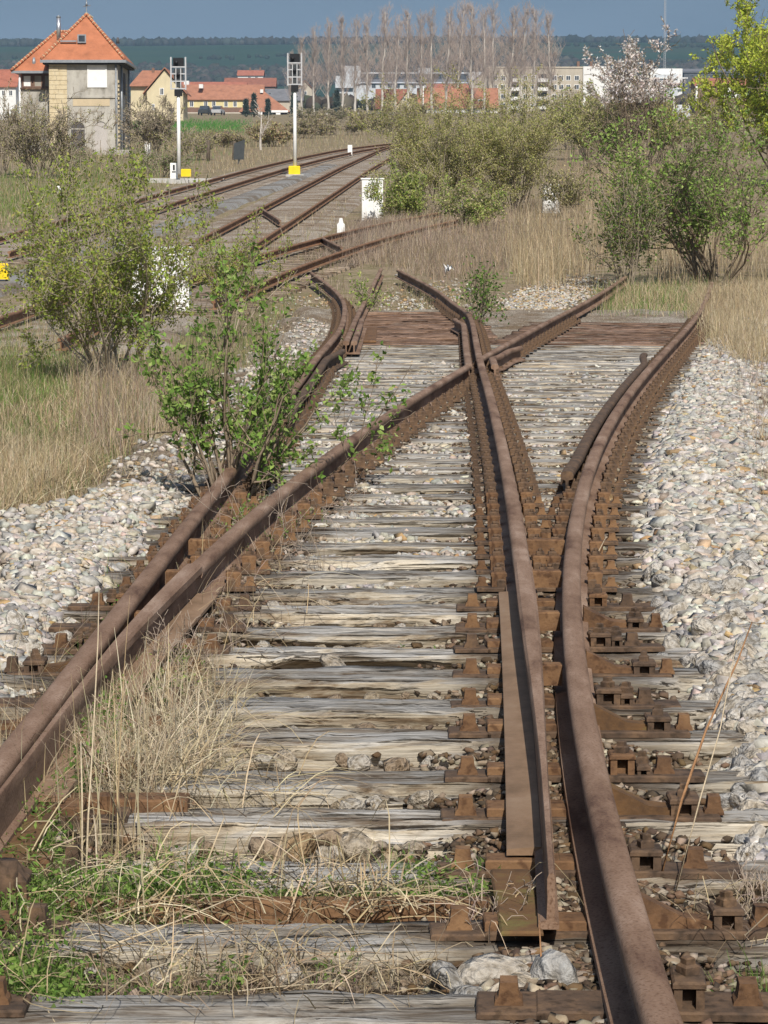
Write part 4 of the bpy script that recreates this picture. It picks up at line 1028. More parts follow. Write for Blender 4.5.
class House:
    def __init__(s, name, label, cat, px0, px1, ybase, D, group=None):
        s.D = D; s.s = F / D; s.px = (px0 + px1) / 2; s.a = base(s.px, D); s.w = (px1 - px0) / s.s
        s.o = thing(name, label, cat, s.a, 0, group)
    def lx(s, px): return (px - s.px) / s.s
    def lz(s, py): return at(s.px, py, s.D).z - s.a.z
    def walls(s, px0, px1, ytop, depth, mat, y0=0.0, gable=None, name="wall"):
        x0, x1, z = s.lx(px0), s.lx(px1), s.lz(ytop); m = MB()
        if gable == 'Y':    # gable facing the camera, ridge running away
            m.prism([(x0, -2), (x1, -2), (x1, z), ((x0 + x1) / 2, s.lz(s.ridge) - .12), (x0, z)], y0, y0 + depth, 'Y')
        elif gable == 'X':
            m.prism([(y0, -2), (y0 + depth, -2), (y0 + depth, z), (y0 + depth / 2, s.lz(s.ridge) - .12), (y0, z)], x0, x1, 'X')
        else: m.box(x0, x1, y0, y0 + depth, -2, z)
        return m.build(name, mat, s.o)
    def roof(s, px0, px1, yeave, yridge, depth, mat, kind='X', y0=0.0, oh=.4, rx0=None, rx1=None, t=.14):
        x0, x1 = s.lx(px0), s.lx(px1); ze, zr = s.lz(yeave), s.lz(yridge); ya, yb = y0 - oh, y0 + depth + oh; ym = (ya + yb) / 2
        if kind == 'X': top = [(x0, ya, ze), (x1, ya, ze), (x1, yb, ze), (x0, yb, ze), (x0, ym, zr), (x1, ym, zr)]; fs = [(0, 1, 5, 4), (2, 3, 4, 5), (0, 4, 3), (1, 2, 5)]
        elif kind == 'Y': xm = (x0 + x1) / 2; top = [(x0, ya, ze), (x1, ya, ze), (x1, yb, ze), (x0, yb, ze), (xm, ya, zr), (xm, yb, zr)]; fs = [(0, 3, 5, 4), (1, 4, 5, 2), (0, 4, 1), (2, 5, 3)]
        elif kind == 'HIPX': a, b = s.lx(rx0), s.lx(rx1); top = [(x0, ya, ze), (x1, ya, ze), (x1, yb, ze), (x0, yb, ze), (a, ym, zr), (b, ym, zr)]; fs = [(0, 1, 5, 4), (1, 2, 5), (2, 3, 4, 5), (3, 0, 4)]
        elif kind == 'HIPY': xm = s.lx(rx0); top = [(x0, ya, ze), (x1, ya, ze), (x1, yb, ze), (x0, yb, ze), (xm, ya + rx1, zr), (xm, yb - rx1, zr)]; fs = [(0, 1, 4), (1, 2, 5, 4), (2, 3, 5), (3, 0, 4, 5)]
        else: top = [(x0, ya, ze), (x1, ya, ze), (x1, yb, ze), (x0, yb, ze)]; fs = [(0, 1, 2, 3)]
        m = MB(); n = len(top)
        if kind in 'XY':     # two slabs, open beneath
            quads = [f for f in fs if len(f) == 4]
            for f in quads:
                vs = [Vector(top[i]) for i in f]; m.add(vs + [v - Vector((0, 0, t)) for v in vs], [(0, 1, 2, 3), (7, 6, 5, 4), (0, 4, 5, 1), (1, 5, 6, 2), (2, 6, 7, 3), (3, 7, 4, 0)])
        else:
            m.add(top, fs); b = [(p[0], p[1], ze - t) for p in top[:4]]; m.add(top[:4] + b, [(7, 6, 5, 4), (0, 4, 5, 1), (1, 5, 6, 2), (2, 6, 7, 3), (3, 7, 4, 0)])
        return m.build("roof", mat, s.o)
    def win(s, px0, px1, y0, y1, frame=WHITE, pane=GLASS, yoff=0.0, name="window", bars=1):
        a, b, z1, z0 = s.lx(px0), s.lx(px1), s.lz(y0), s.lz(y1); f = min(.09, (b - a) * .14); m = MB()
        m.box(a, a + f, yoff - .05, yoff + .03, z0, z1); m.box(b - f, b, yoff - .05, yoff + .03, z0, z1); m.box(a + f, b - f, yoff - .05, yoff + .03, z0, z0 + f); m.box(a + f, b - f, yoff - .05, yoff + .03, z1 - f, z1)
        for k in range(bars): x = a + (b - a) * (k + 1) / (bars + 1); m.box(x - f * .3, x + f * .3, yoff - .045, yoff + .02, z0 + f, z1 - f)
        o = m.build(name, frame, s.o); m = MB(); m.box(a + f, b - f, yoff - .02, yoff + .03, z0 + f, z1 - f); m.build("pane", pane, o); return o
    def block(s, name, px0, px1, y0, y1, ya, yb, mat, parent=None, c=0):
        m = MB(); m.box(s.lx(px0), s.lx(px1), ya, yb, s.lz(y1), s.lz(y0), c); return m.build(name, mat, parent or s.o)
    def pipe(s, name, px, y0, y1, yd, r, mat, parent=None):
        m = MB(); m.tube([(s.lx(px), yd, s.lz(y1)), (s.lx(px), yd, s.lz(y0))], r, 8); return m.build(name, mat, parent or s.o)

# the signal box
h = House("signal_box", "tall old grey plastered signal box with a steep orange tiled roof", "signal box", 50, 118, 157, 183)
h.ridge = 12
h.walls(50.5, 118, 60, 7.4, GREYP)
# corner pier of sandstone blocks, each block its own piece
z = 62; k = 0; rq = random.Random(3)
while z < 150:
    hh = 4.6; sp = 59 + rq.uniform(-3, 3)
    for a, b in ((50, sp), (sp, 68)):
        pr = rq.uniform(.03, .075); h.block("stone_block", a + .15, b - .15, z + .15, z + hh - .15, -pr, .05, QUOIN)
    z += hh
rf = h.roof(43, 125.5, 60, 12.5, 7.4, TILE, 'HIPY', oh=.36, rx0=84.5, rx1=2.45, t=.12)
m = MB(); m.box(h.lx(43) - .05, h.lx(125.5) + .05, -.47, -.33, h.lz(63), h.lz(60.2)); m.box(h.lx(125.5) - .02, h.lx(125.5) + .1, -.33, 7.7, h.lz(63), h.lz(60.2)); m.build("gutter", ZINC, h.o)
m = MB(); m.box(h.lx(44.5), h.lx(124.5), -.31, 7.7, h.lz(64.5), h.lz(62.2)); m.build("soffit", DARKP, h.o)
# hip and ridge tiles bedded in pale mortar
def ridge_tiles(p, q, n, par, r=.085):
    m = MB(); p, q = Vector(p), Vector(q)
    for i in range(n):
        a, b = p.lerp(q, i / n), p.lerp(q, (i + .88) / n); m.tube([a, b], [r, r * 1.15], 6)
    m.build("ridge_tiles", TILE, par, 'stuff'); m = MB()
    for i in range(n):
        a, b = p.lerp(q, (i + .86) / n), p.lerp(q, (i + 1) / n); m.tube([a, b], r * 1.3, 6)
    m.build("mortar", QUOIN, par, 'stuff')
ze, zr = h.lz(60), h.lz(12.5); xa_, xb_, xm_ = h.lx(43), h.lx(125.5), h.lx(84.5)
ridge_tiles((xa_, -.36, ze + .05), (xm_, 2.05, zr + .05), 16, rf); ridge_tiles((xb_, -.36, ze + .05), (xm_, 2.05, zr + .05), 16, rf); ridge_tiles((xm_, 2.05, zr + .03), (xm_, 5.3, zr + .03), 9, rf)
h.win(88, 107.5, 65, 87.5, WHITE, WHITE, 0, "boarded_window", 0)
h.block("string_course", 68, 118.2, 96.2, 98, -.07, .02, GREYP); h.block("name_panel", 73.5, 110, 99, 106, -.03, .02, PANEL)
def arch(px0, px1, ytop, ybot, mat, name, ring):
    x0, x1 = h.lx(px0), h.lx(px1); r = (x1 - x0) / 2; zt = h.lz(ytop) - r; zb = h.lz(ybot); c = (x0 + x1) / 2
    pl = [(x0, zb), (x1, zb)] + [(c + r * math.cos(t), zt + r * math.sin(t)) for t in np.linspace(0, math.pi, 11)]
    m = MB(); m.prism(pl, -.02, .03); o = m.build(name, mat, h.o)
    ro, m = r + .10, MB(); tt = np.linspace(0, math.pi, 11)
    for i in range(10):
        m.prism([(c + r * math.cos(tt[i]), zt + r * math.sin(tt[i])), (c + ro * math.cos(tt[i]), zt + ro * math.sin(tt[i])), (c + ro * math.cos(tt[i + 1]), zt + ro * math.sin(tt[i + 1])), (c + r * math.cos(tt[i + 1]), zt + r * math.sin(tt[i + 1]))], -.07, .02)
    m.box(x0 - .1, x0, -.07, .02, zb, zt); m.box(x1, x1 + .1, -.07, .02, zb, zt); m.build("arch_frame", ring, o); return o
d = arch(71.5, 85, 121.5, 157, DARKD, "arched_door", GREYP); h.block("door_rail", 71.8, 84.7, 128.4, 129.6, -.05, -.01, GREYP, d)
arch(94.5, 107.5, 121.5, 157, plaster("infill", (.46, .43, .40)), "bricked_arch", GREYP)
h.pipe("downpipe", 116.5, 64, 157, -.1, .05, ZINC)
# the narrow side: corner blocks, pipes and boarded windows
for k in range(18):
    zz = 80 + k * 4.2; m = MB(); x = h.lx(118); m.box(x - .02, x + .07, .25 if k % 2 else .1, .9 if k % 2 else .65, h.lz(zz + 2.6), h.lz(zz)); m.build("stone_block", QUOIN, h.o)
    m = MB(); m.box(x - .02, x + .06, 5.3 if k % 2 else 5.5, 5.9, h.lz(zz + 2.4), h.lz(zz)); m.build("stone_block", QUOIN, h.o)
for yy, a, b in ((2.0, 70, 92), (4.0, 70, 92), (2.9, 118, 150)):
    m = MB(); x = h.lx(118); m.box(x - .02, x + .05, yy, yy + 1.1, h.lz(b), h.lz(a)); m.build("side_window", DARKD, h.o)
for yy in (1.4, 6.6):
    m = MB(); x = h.lx(118) + .12; m.tube([(x, yy, h.lz(64)), (x, yy, h.lz(156))], .07, 6); m.build("downpipe", ZINC, h.o)
# roof things
h.pipe("chimney_pipe", 58, 16, 40, 1.2, .13, mat_noise("steel_flue", [(.5, .5, .52), (.65, .65, .66)], 3, rough=.3, bump=0, metal=.8)); m = MB(); m.cyl(h.lx(58), 1.2, h.lz(16), h.lz(13.6), .16, 8, .02); m.build("chimney_cap", ZINC, h.o)
w_ = h.win(78, 86.5, 34, 42.5, ZINC, GLASS, .42, "skylight", 0)
m = MB(); m.box(h.lx(61), h.lx(77), .36, .46, h.lz(41.5), h.lz(40)); m.build("snow_guard", ZINC, h.o)
m = MB(); m.tube([(xm_, 2.1, zr), (xm_, 2.1, h.lz(-6))], .035, 5); m.tube([(xm_ - .2, 2.1, h.lz(4)), (xm_ + .25, 2.1, h.lz(3))], .03, 4); m.tube([(xm_, 2.1, h.lz(3)), (xm_ + .02, 2.1, h.lz(-1))], [.09, .03], 6); m.build("finial", ZINC, h.o)
m = MB(); x = h.lx(117); m.tube([(x + .05, .5, h.lz(43)), (x + .05, .5, h.lz(37))], [.12, .08], 6); m.build("roof_vent", DARKD, h.o)
# lower wing on the left, set back
h.walls(17.5, 51, 87, 5.0, GREYP, 2.0, name="wing_wall"); h.walls(18.5, 51, 69, 4.6, BRICKP, 2.2, name="window_band")
r2 = h.roof(9.5, 60, 69.2, 27.5, 5.0, TILE, 'HIPX', 2.0, .3, 50, 72, .1)
m = MB(); m.box(h.lx(9.5), h.lx(50), 1.58, 1.70, h.lz(72), h.lz(69.5)); m.build("gutter", ZINC, h.o)
for a, b, pm in ((19.5, 29, WHITE), (30.5, 39.5, plaster("blind", (.36, .33, .28))), (40.8, 49.5, plaster("blind", (.30, .28, .24)))):
    h.win(a, b, 73, 86, BRICKP, pm, 2.16, "window", 0)
h.block("window_sill", 17, 50, 86.3, 88, 1.85, 2.1, WOODB); m = MB(); x = h.lx(31); m.tube([(x, 2.3, h.lz(64)), (x, 2.3, h.lz(55.5))], [.16, .08], 6); m.build("roof_vent", ZINC, h.o)
h.pipe("downpipe", 17.2, 72, 150, 1.9, .06, WHITE)
ridge_tiles((h.lx(9.5), 1.5, h.lz(69)), (h.lx(50), 4.5, h.lz(27)), 16, r2); ridge_tiles((h.lx(50), 4.5, h.lz(27)), (h.lx(72), 4.5, h.lz(27)), 8, r2)
m = MB(); m.box(h.lx(110), h.lx(131), -.5, 1.5, -.3, h.lz(150)); o = m.build("base_plinth", CONC, h.o)

def simple(name, label, px0, px1, yb, ye, yr, D, depth, wall, roof, kind='X', cat="house", oh=.4, group=None, **kw):
    h = House(name, label, cat, px0, px1, yb, D, group); h.ridge = yr
    h.walls(px0, px1, ye, depth, wall, 0, None if kind.startswith('H') or kind == 'F' else kind)
    o_ = oh * h.s * .7; h.roof(px0 - o_, px1 + o_, ye + .3, yr, depth, roof, kind, 0, oh, **kw); return h
h = simple("house", "white walled house with a red roof peeking out left of the signal box", -12, 16, 112, 86, 68, 430, 8, WHITEP, TILE2, 'X'); h.win(2, 6, 90, 96); h.win(9, 13, 90, 96)
# cream gabled house
h = House("house", "cream gabled house with an orange roof right of the signal box", "house", 131, 182, 118, 400); h.ridge = 69
x0, x1, xm = h.lx(147), h.lx(183), h.lx(165); ze, zr = h.lz(92), h.lz(69.5); zl = h.lz(86)
m = MB(); m.prism([(x0, -2), (x1, -2), (x1, ze), (xm, zr), (x0, ze)], 0, 9); m.box(h.lx(130.5), x0, 1.2, 8, -2, zl); m.build("wall", CREAM, h.o)
m = MB()
for (a, za, b, zb_) in ((x0 - .5, ze - .3, xm, zr + .15), (xm, zr + .15, x1 + .5, ze - .3)):
    m.prism([(a, za), (b, zb_), (b, zb_ + .16), (a, za + .16)], -.4, 9.4)
m.build("roof", TILEF, h.o); xl_ = h.lx(128.5)
m = MB(); m.add([(xl_, .6, zl), (xm - .3, .6, zl), (xm - .3, 4.6, zr + .1), (h.lx(140), 4.6, zr + .1), (xl_, 8.6, zl), (xm - .3, 8.6, zl)], [(0, 1, 2, 3), (3, 2, 5, 4), (0, 3, 4), (0, 4, 5, 1)]); m.build("roof", TILEF, h.o)
h.win(160, 164, 88, 95); h.win(152, 155, 104, 110); h.block("chimney", 150, 152.5, 66.5, 73, 4, 4.6, BRICKP)
h.block("door", 170, 174, 108, 118, -.05, .02, DARKD)
h = simple("house", "long yellow house under a long orange roof beyond the green field", 183, 262, 121, 99, 83.5, 560, 9, YELLP, TILEF, 'X')
for x in (190, 204, 212, 224, 233, 243): h.win(x, x + 4, 101, 107, WHITE)
h.block("dormer", 199, 203, 84, 88, .8, 3, WHITEP)
h.block("annexe", 183, 254, 108, 113, -3, .0, BRICKP)
h.block("garden_wall", 184, 256, 113, 122.5, -3.6, -3.2, plaster("pale_render", (.55, .50, .42))); h.block("gate", 213, 221, 114, 122, -3.66, -3.6, BRICKP)
h = simple("house", "low house with an orange hipped roof and white posts in front", 243, 286, 121, 111, 90, 530, 9, BRICKP, TILEF, 'HIPX', rx0=258, rx1=263, oh=.9)
h.block("post", 258, 262.5, 112, 120, -.9, -.3, WHITE); h.block("post", 276, 280.5, 112, 120, -.9, -.3, WHITE); h.block("fascia", 270, 288, 110.4, 112.6, -.98, -.9, WHITE); h.block("gable_window", 259.5, 262.5, 88.6, 92, 3.4, 4.2, WHITEP)
h = simple("house", "dark grey roofed house behind the orange hipped roof", 262, 302, 108, 100, 88, 620, 8, BEIGE, TILEG, 'X'); h.win(268, 271, 92, 95, ZINC, GLASS, 2); h.win(291, 296, 102, 107)
h = simple("house", "house with a broad red roof behind the long orange one", 176, 245, 100, 90, 81, 700, 9, BRICKP, TILE2, 'X'); h.block("dormer", 184, 189, 80.5, 86, 1, 4, WHITEP)
h = simple("house", "house with a low dark red roof in the middle of the village", 225, 275, 95, 86, 77, 800, 9, BRICKP, TILE3, 'X')
h = simple("house", "distant white house with a dull red roof and two chimneys", 238, 263, 85, 75, 69.5, 950, 9, WHITEP, TILE2, 'X'); h.win(248, 251, 76.5, 79.5); h.win(255, 258, 76.5, 79.5); h.block("chimney", 249, 250.5, 67, 71, 4, 5, BRICKP); h.block("chimney", 259, 260.5, 67, 71, 4, 5, BRICKP)
h = simple("house", "small house with a brown roof beside the right signal head", 296, 314, 100, 90, 80, 680, 8, BEIGE, TILE3, 'Y'); h.win(303, 307, 91, 95)
h = simple("industrial_hall", "long pale grey factory hall with a dark roof behind the poplars", 336, 478, 96, 83, 75.5, 850, 30, METALW, TILEG, 'X', "hall")
h.block("tower", 345, 361, 66, 84, -.6, 8, METALW); h.block("gable", 336, 354, 76, 88, -1.2, -.3, METALW); h.block("ridge_beam", 356, 470, 70.5, 72, 10, 12, METALW); h.block("bay", 418, 430, 68, 74, -1, 6, METALW); h.block("end_bay", 468, 482, 72, 90, -1.5, 6, METALW)
for i in range(12): h.win(372 + i * 8, 376 + i * 8, 84, 88, ZINC, GLASS, -.04)
h = simple("shed", "low red shed roof in front of the factory hall", 428, 498, 96, 88, 83, 760, 8, BRICKP, TILE2, 'X', "shed")
h = simple("house", "old house with a brown tiled roof and two dormers behind the scrub", 377, 408, 119, 108, 88, 600, 9, GREYP, TILE3, 'X')
for x in (381, 390): d = h.block("dormer", x, x + 6, 101, 107, .2, 2, BEIGE); h.win(x + 1.5, x + 4.5, 102.5, 106, WHITE, GLASS, .18)
h = simple("house", "pale gable end of a small house beside the brown tiled one", 396, 420, 119, 107, 90, 590, 9, CREAM, TILE3, 'Y'); h.win(403, 406, 97, 101)
h = simple("house", "broad house with a bright orange roof half behind the central scrub", 419, 497, 120, 107.5, 87, 570, 9, WHITEP, TILEF, 'X'); h.win(478, 483, 99, 102.5, WHITE, GLASS, 1.2); h.block("snow_guard", 423, 424, 86, 107, .1, .3, WHITE)
for x in (430, 452, 486): h.win(x, x + 4, 109, 114)
h = simple("house", "grey gabled shed among bare poplar trunks", 470, 497, 100, 83, 72, 740, 9, BEIGE, TILEG, 'Y'); h.block("door", 480, 485, 88, 98, -.06, .02, BRICKP)
h = simple("garage", "low white garages under the poplar trunks", 345, 397, 122, 113, 111.5, 520, 6, WHITEP, TILEG, 'F', "garage", .15)
for x in (352, 366, 380): h.block("garage_door", x, x + 8, 114.4, 121, -.04, .02, DARKP)
# apartment block
h = House("apartment_block", "long beige apartment block with a white end wall behind the scrub", "apartment block", 489, 609, 118, 620)
h.walls(489, 582.5, 68, 11, BEIGE); h.block("end_wall", 582.6, 609, 66.5, 125, -.5, 11, WHITEP); h.block("parapet", 488, 583, 66.6, 68.2, -.15, 11.1, BEIGE)
for r_i, yy in enumerate((75.5, 84.5, 94, 103)):
    for x in (493, 501, 514, 523, 531, 540, 552, 558.5, 565.5, 574):
        if x in (514, 540): continue
        h.win(x, x + 4.8, yy, yy + 5, WHITE, GLASS, 0)
    for x in (509.5, 537.5):
        b = h.block("balcony", x, x + 10, yy + 3, yy + 6.5, -1.3, -.0, WHITEP); h.block("opening", x + 1, x + 9, yy - 1.5, yy + 3, -.03, .02, DARKP, b)
for x in (578, 591): h.block("chimney", x, x + 2.6, 60, 68, 5, 6.2, BRICKP)
# right side: works and red roofed house
h = House("industrial_hall", "flat white factory building right of the blossom tree", "hall", 650, 684, 92, 800); h.walls(650, 682, 68.5, 20, WHITEP); h.walls(655, 676, 75, 3, METALW, -3.2, name="annexe"); h.block("fascia", 652, 686, 78, 79.2, -3.6, -3.2, WHITEP)
for i in range(6): h.win(656 + i * 4, 659 + i * 4, 84, 88, TILE2, GLASS, -3.22)
h = simple("industrial_hall", "very long low grey roof of a works along the foot of the hill", 684, 775, 92, 72, 66.5, 1000, 30, plaster("dark_cladding", (.10, .105, .115)), TILEG, 'X', "hall")
for i in range(12): h.win(690 + i * 6, 694 + i * 6, 74, 78, ZINC, GLASS)
h = simple("house", "house with a red roof and white corner posts left of the yellow willow", 696, 748, 118, 85, 77, 560, 9, BRICKP, TILE2, 'X')
h.block("post", 695.5, 697.5, 86, 106, -.4, -.1, WHITE); h.block("wall_panel", 722, 742, 87, 98, -.06, .02, WHITEP)
for x in (724, 731, 737): h.win(x, x + 4, 88, 93, WHITE, GLASS, -.08)
h.block("lintel", 696, 706, 84.8, 86.4, -.4, -.1, WHITE)
h = House("storage_tank", "small pale grey cabin in front of the red roofed house", "cabin", 676, 690, 116, 420); m = MB(); w = h.w / 2; m.tube([(0, 0, -1), (0, 0, h.lz(106))], w, 14); m.build("wall", METALW, h.o); m = MB(); m.tube([(0, 0, h.lz(106)), (0, 0, h.lz(105))], [w * 1.05, w * .8], 14); m.build("roof", WHITE, h.o)
h.o.name = "storage_tank"; h.o["label"] = "small round pale grey tank in front of the red roofed house"; h.o["category"] = "tank"
o = thing("post", "short white post just left of the round grey tank", "post", base(673, 420)); m = MB(); m.box(-.2, .2, -.2, .2, 0, 3.4); m.build("shaft", WHITE, o)
# parked cars before the long yellow house
def car(px, D, label, mat):
    o = thing("parked_car", label, "car", base(px, D, 0.0), 1.45, "cars parked before the yellow house")
    m = MB(); m.prism([(-2, .3), (2, .3), (2.05, .75), (1.2, .9), (-1.1, .92), (-2.05, .8)], -.8, .8); m.build("body", mat, o)
    m = MB(); m.prism([(-1.5, .9), (1.2, .9), (.5, 1.42), (-1.0, 1.45)], -.68, .68); m.build("cabin", GLASS, o)
    m = MB(); m.prism([(-1.05, 1.42), (.55, 1.39), (.45, 1.47), (-.95, 1.49)], -.66, .66); m.build("roof", mat, o)
    for x in (-1.25, 1.3):
        for y in (-.82, .82): m = MB(); m.tube([(x, y - .1, .3), (x, y + .1, .3)], .31, 10); m.build("wheel", BLACK, o)
car(205, 500, "dark parked car, the left one of two before the garden wall", DGREY); car(207 + 11, 503, "light grey parked car beside the dark one before the garden wall", LGREY)

# ------------------------------------------------------------------ poplars: bare, pale trunks, a haze of twigs
TWIG = mat_noise("twig_reddish", [(.33, .265, .225), (.49, .40, .345)], 2, rough=.9, bump=0)
POPB = mat_noise('poplar_bark', [(.34, .31, .27), (.60, .56, .50)], 2, (1, 1, .3), .85, .1)
def poplar_set(seed, h=18.0):
    r = np.random.default_rng(seed); L = []
    pts = np.stack([np.cumsum(r.normal(0, .10, 13)), np.cumsum(r.normal(0, .10, 13)), np.linspace(0, h, 13)], -1); pts[0, :2] = 0
    trunk = [(pts, np.linspace(.27, .06, 13), 0)]
    for i in range(64):
        t = .16 + .81 * (i / 64) ** 1.0; k = t * 12; j = min(int(k), 11); b = pts[j] * (1 - (k - j)) + pts[j + 1] * (k - j)
        a = r.uniform(0, 6.28); ln = h * (.34 - .24 * t) * r.uniform(.6, 1.25); tilt = r.uniform(.35, .85)
        d = np.array([math.cos(a) * tilt, math.sin(a) * tilt, 1]); d /= np.linalg.norm(d); n = 5; q = [b]
        for s in range(n): d = d + r.normal(0, .07, 3); d[2] += .04; d /= np.linalg.norm(d); q.append(q[-1] + d * ln / n)
        q = np.array(q); L.append((q, np.linspace(.04, .012, n + 1), 1))
        for _ in range(9):
            u = r.uniform(.15, 1) * n; jj = min(int(u), n - 1); bb = q[jj] * (1 - (u - jj)) + q[jj + 1] * (u - jj); aa = r.uniform(0, 6.28)
            dd = np.array([math.cos(aa) * .7, math.sin(aa) * .7, 1]); dd /= np.linalg.norm(dd); l2 = ln * r.uniform(.25, .5)
            q2 = np.array([bb, bb + dd * l2 * .5, bb + dd * l2 + r.normal(0, .1, 3)]); L.append((q2, np.array([.019, .015, .011]), 2))
            for _ in range(3):
                b3 = q2[1] + (q2[2] - q2[1]) * r.uniform(-.6, .9); d3 = r.normal(0, .4, 3); d3[2] = abs(d3[2]) + .8; d3 /= np.linalg.norm(d3)
                L.append((np.array([b3, b3 + d3 * l2 * .3, b3 + d3 * l2 * .6]), np.array([.013, .010, .008]), 3))
    return limbs_mesh("trunk", trunk, POPB, 7), limbs_mesh("crown", L, TWIG, 3, .006)
PSET = [poplar_set(60 + i) for i in range(5)]
pop_x = [291, 302, 314, 327, 342, 355, 368, 382, 394, 407, 420, 433, 445, 457, 471, 483, 495, 508, 521, 534, 548]
nth = ["first", "second", "third", "fourth", "fifth", "sixth", "seventh", "eighth", "ninth", "tenth", "eleventh", "twelfth", "thirteenth", "fourteenth", "fifteenth", "sixteenth", "seventeenth", "eighteenth", "nineteenth", "twentieth", "last"]
behind = {291: "right signal mast", 302: "small brown roofed house", 355: "white factory tower", 407: "pale gable", 433: "bright orange roof", 495: "beige apartment block"}
for i, px in enumerate(pop_x):
    D = 530 + (i * 37 % 11) * 6; top = np.interp(px, [288, 300, 330, 380, 450, 520, 550], [52, 42, 26, 16, 9, 7, 14]) + random.Random(i * 7).uniform(-5, 7); a = base(px, D, -.2)
    hh = at(px, top, D).z - a.z; near_w = min(behind, key=lambda q: abs(q - px))
    lab = f"{nth[i]} bare pale trunked poplar of the row, counted from the {behind[near_w] if near_w in (291,) else 'right signal mast'}"
    if i == 20: lab = "bare poplar at the end of the row before the beige apartment block"
    o = thing("poplar_tree", lab, "tree", a, (i * 2.4) % 6.28, "row of bare poplars before the village")
    tr_, cr_ = PSET[i % 5]; c = link_mesh("trunk", tr_, o); c2 = link_mesh("crown", cr_, o)
    k = hh / 18.0; o.scale = (k * (.9 + .1 * (i % 3)), k * .95, k)

# ------------------------------------------------------------------ hills' woods
rng = np.random.default_rng(12)
def woods(name, label, xs, ys, r, pal, seed, squash=1.0):
    g = np.random.default_rng(seed); n = len(xs); k = len(IV); var = IV[None] * g.uniform(.7, 1.25, (n, k, 1)); R = rand_rot(n, g)
    V = np.einsum('nij,nkj->nki', R, var); V = V * np.asarray(r)[:, None, None]; V[:, :, 2] *= squash
    P = np.stack([xs, ys, ramp(xs, ys) + np.asarray(r) * .5 * squash], -1); V = V + P[:, None]
    Fc = (IF[None] + (np.arange(n) * k)[:, None, None]).reshape(-1, 3)
    return props(link_mesh(name, np_mesh(name, V.reshape(-1, 3), [Fc], FOREST, np.repeat(pick(pal, n, g, .25), k, 0))), label, "woods", kind='stuff')
FOREST = mat_attr("forest_canopy", 1.0, 0, .02)
n = 11000; woods("forest", "dark wood along the crest of the far hills", rng.uniform(-520, 520, n), rng.uniform(2480, 2760, n), rng.uniform(2.2, 5.0, n), [(.022, .030, .026), (.030, .036, .030), (.036, .036, .032)], 1)  # forest palette kept dark too, with the hills' cloud shadow painted in
xs = rng.uniform(-420, 300, 3600); ys = 1900 + rng.uniform(0, 170, 3600) + 40 * np.sin(xs * .02); woods("woodland", "dark trees and hedges between the village and the hill fields", xs, ys, rng.uniform(2.0, 4.2, 3600), [(.026, .032, .022), (.04, .04, .03), (.05, .042, .034)], 2)
xs = rng.uniform(-500, 500, 900); ys = 1850 + 60 * np.sin(xs * .011) + rng.normal(0, 10, 900) + (rng.integers(0, 3, 900)) * 190; ok = np.sin(xs * .023 + ys * .01) > -.2
woods("hedgerow", "thin dark hedge lines across the far green fields", xs[ok], ys[ok], rng.uniform(1.2, 2.4, ok.sum()), [(.018, .030, .02), (.026, .034, .022)], 3)
xs = np.concatenate([rng.uniform(-140, 120, 900)]); ys = 640 + rng.uniform(0, 260, 900); woods("village_trees", "bare and dark garden trees among the village roofs", xs, ys, rng.uniform(.9, 2.4, 900), [(.07, .055, .04), (.05, .055, .035), (.09, .075, .055)], 4)
# ------------------------------------------------------------------ trees and shrubs of the middle distance
def scrub(name, label, px, py, wpx, hpx, pal, nleaf, lsize, seed, stems=14, D=None, cat="bush", bark=BARKM, levels=2, depth=None, minlv=1, spread=.7, group=None, jit=.06, r0=None, wig=.14, **kw):
    p = hit1(px, py, -.09) if D is None else base(px, D); Dd = p.y; s = F / Dd; w, hh = wpx / s, hpx / s
    tall = dict(n_stems=stems, h=hh, spread=spread, levels=levels, r0=r0 or hh * .008, kids=(4, 6), wig=wig, base_r=w * .12)
    rng_t = np.random.default_rng(seed); lim = grow(rng_t, **tall); A = np.concatenate([l[0] for l in lim]); ext = np.percentile(np.abs(A[:, 0]), 97); ze = np.percentile(A[:, 2], 98.5)
    tall["h"] = hh * hh / ze
    sx = (w / 2) / (ext * hh / ze)
    return plant(name, label, cat, p, tall, nleaf, lsize, pal, seed, bark, sx, (depth / w if depth else 1) * sx, minlv, jit, 4 if s > 40 else 3, max(.0016, .28 / s), group, **kw)

OLV2 = [(.42, .39, .17), (.48, .44, .21), (.34, .33, .12), (.50, .44, .26)]
LUSH = [(.30, .40, .09), (.36, .44, .12), (.22, .32, .07), (.42, .46, .15)]
YOL = [(.36, .38, .12), (.42, .42, .15), (.30, .34, .09), (.46, .42, .20)]
BRN = [(.32, .24, .17), (.40, .31, .23), (.26, .20, .14), (.30, .27, .15)]
BUSH5 = [(.24, .36, .08), (.30, .42, .11), (.19, .30, .06), (.36, .44, .15)]
YG = [(.52, .58, .08), (.60, .64, .12), (.44, .52, .07), (.40, .48, .08)]
scrub("bush", "large rounded olive bush in the middle beyond the dry grass", 515, 214, 128, 124, OLV2 + YOL, 46000, .056, 1, 26, spread=.75)
scrub("bush", "broad pale olive bush left of the large rounded one", 440, 216, 118, 114, OLV2 + YOL, 40000, .056, 2, 24, spread=.8)
scrub("bush", "small olive sprout bush in front of the small white cabinet", 566, 218, 50, 50, OLV2 + OLIVE, 3500, .07, 33, 14)
scrub("bush", "low bright green bush beside the white cabinet", 404, 224, 62, 50, LUSH + YOL, 7000, .075, 3, 16, spread=1.0)
scrub("bush", "greener clump at the front foot of the pale olive bush", 468, 230, 60, 45, LUSH + OLV2, 6000, .07, 4, 14)
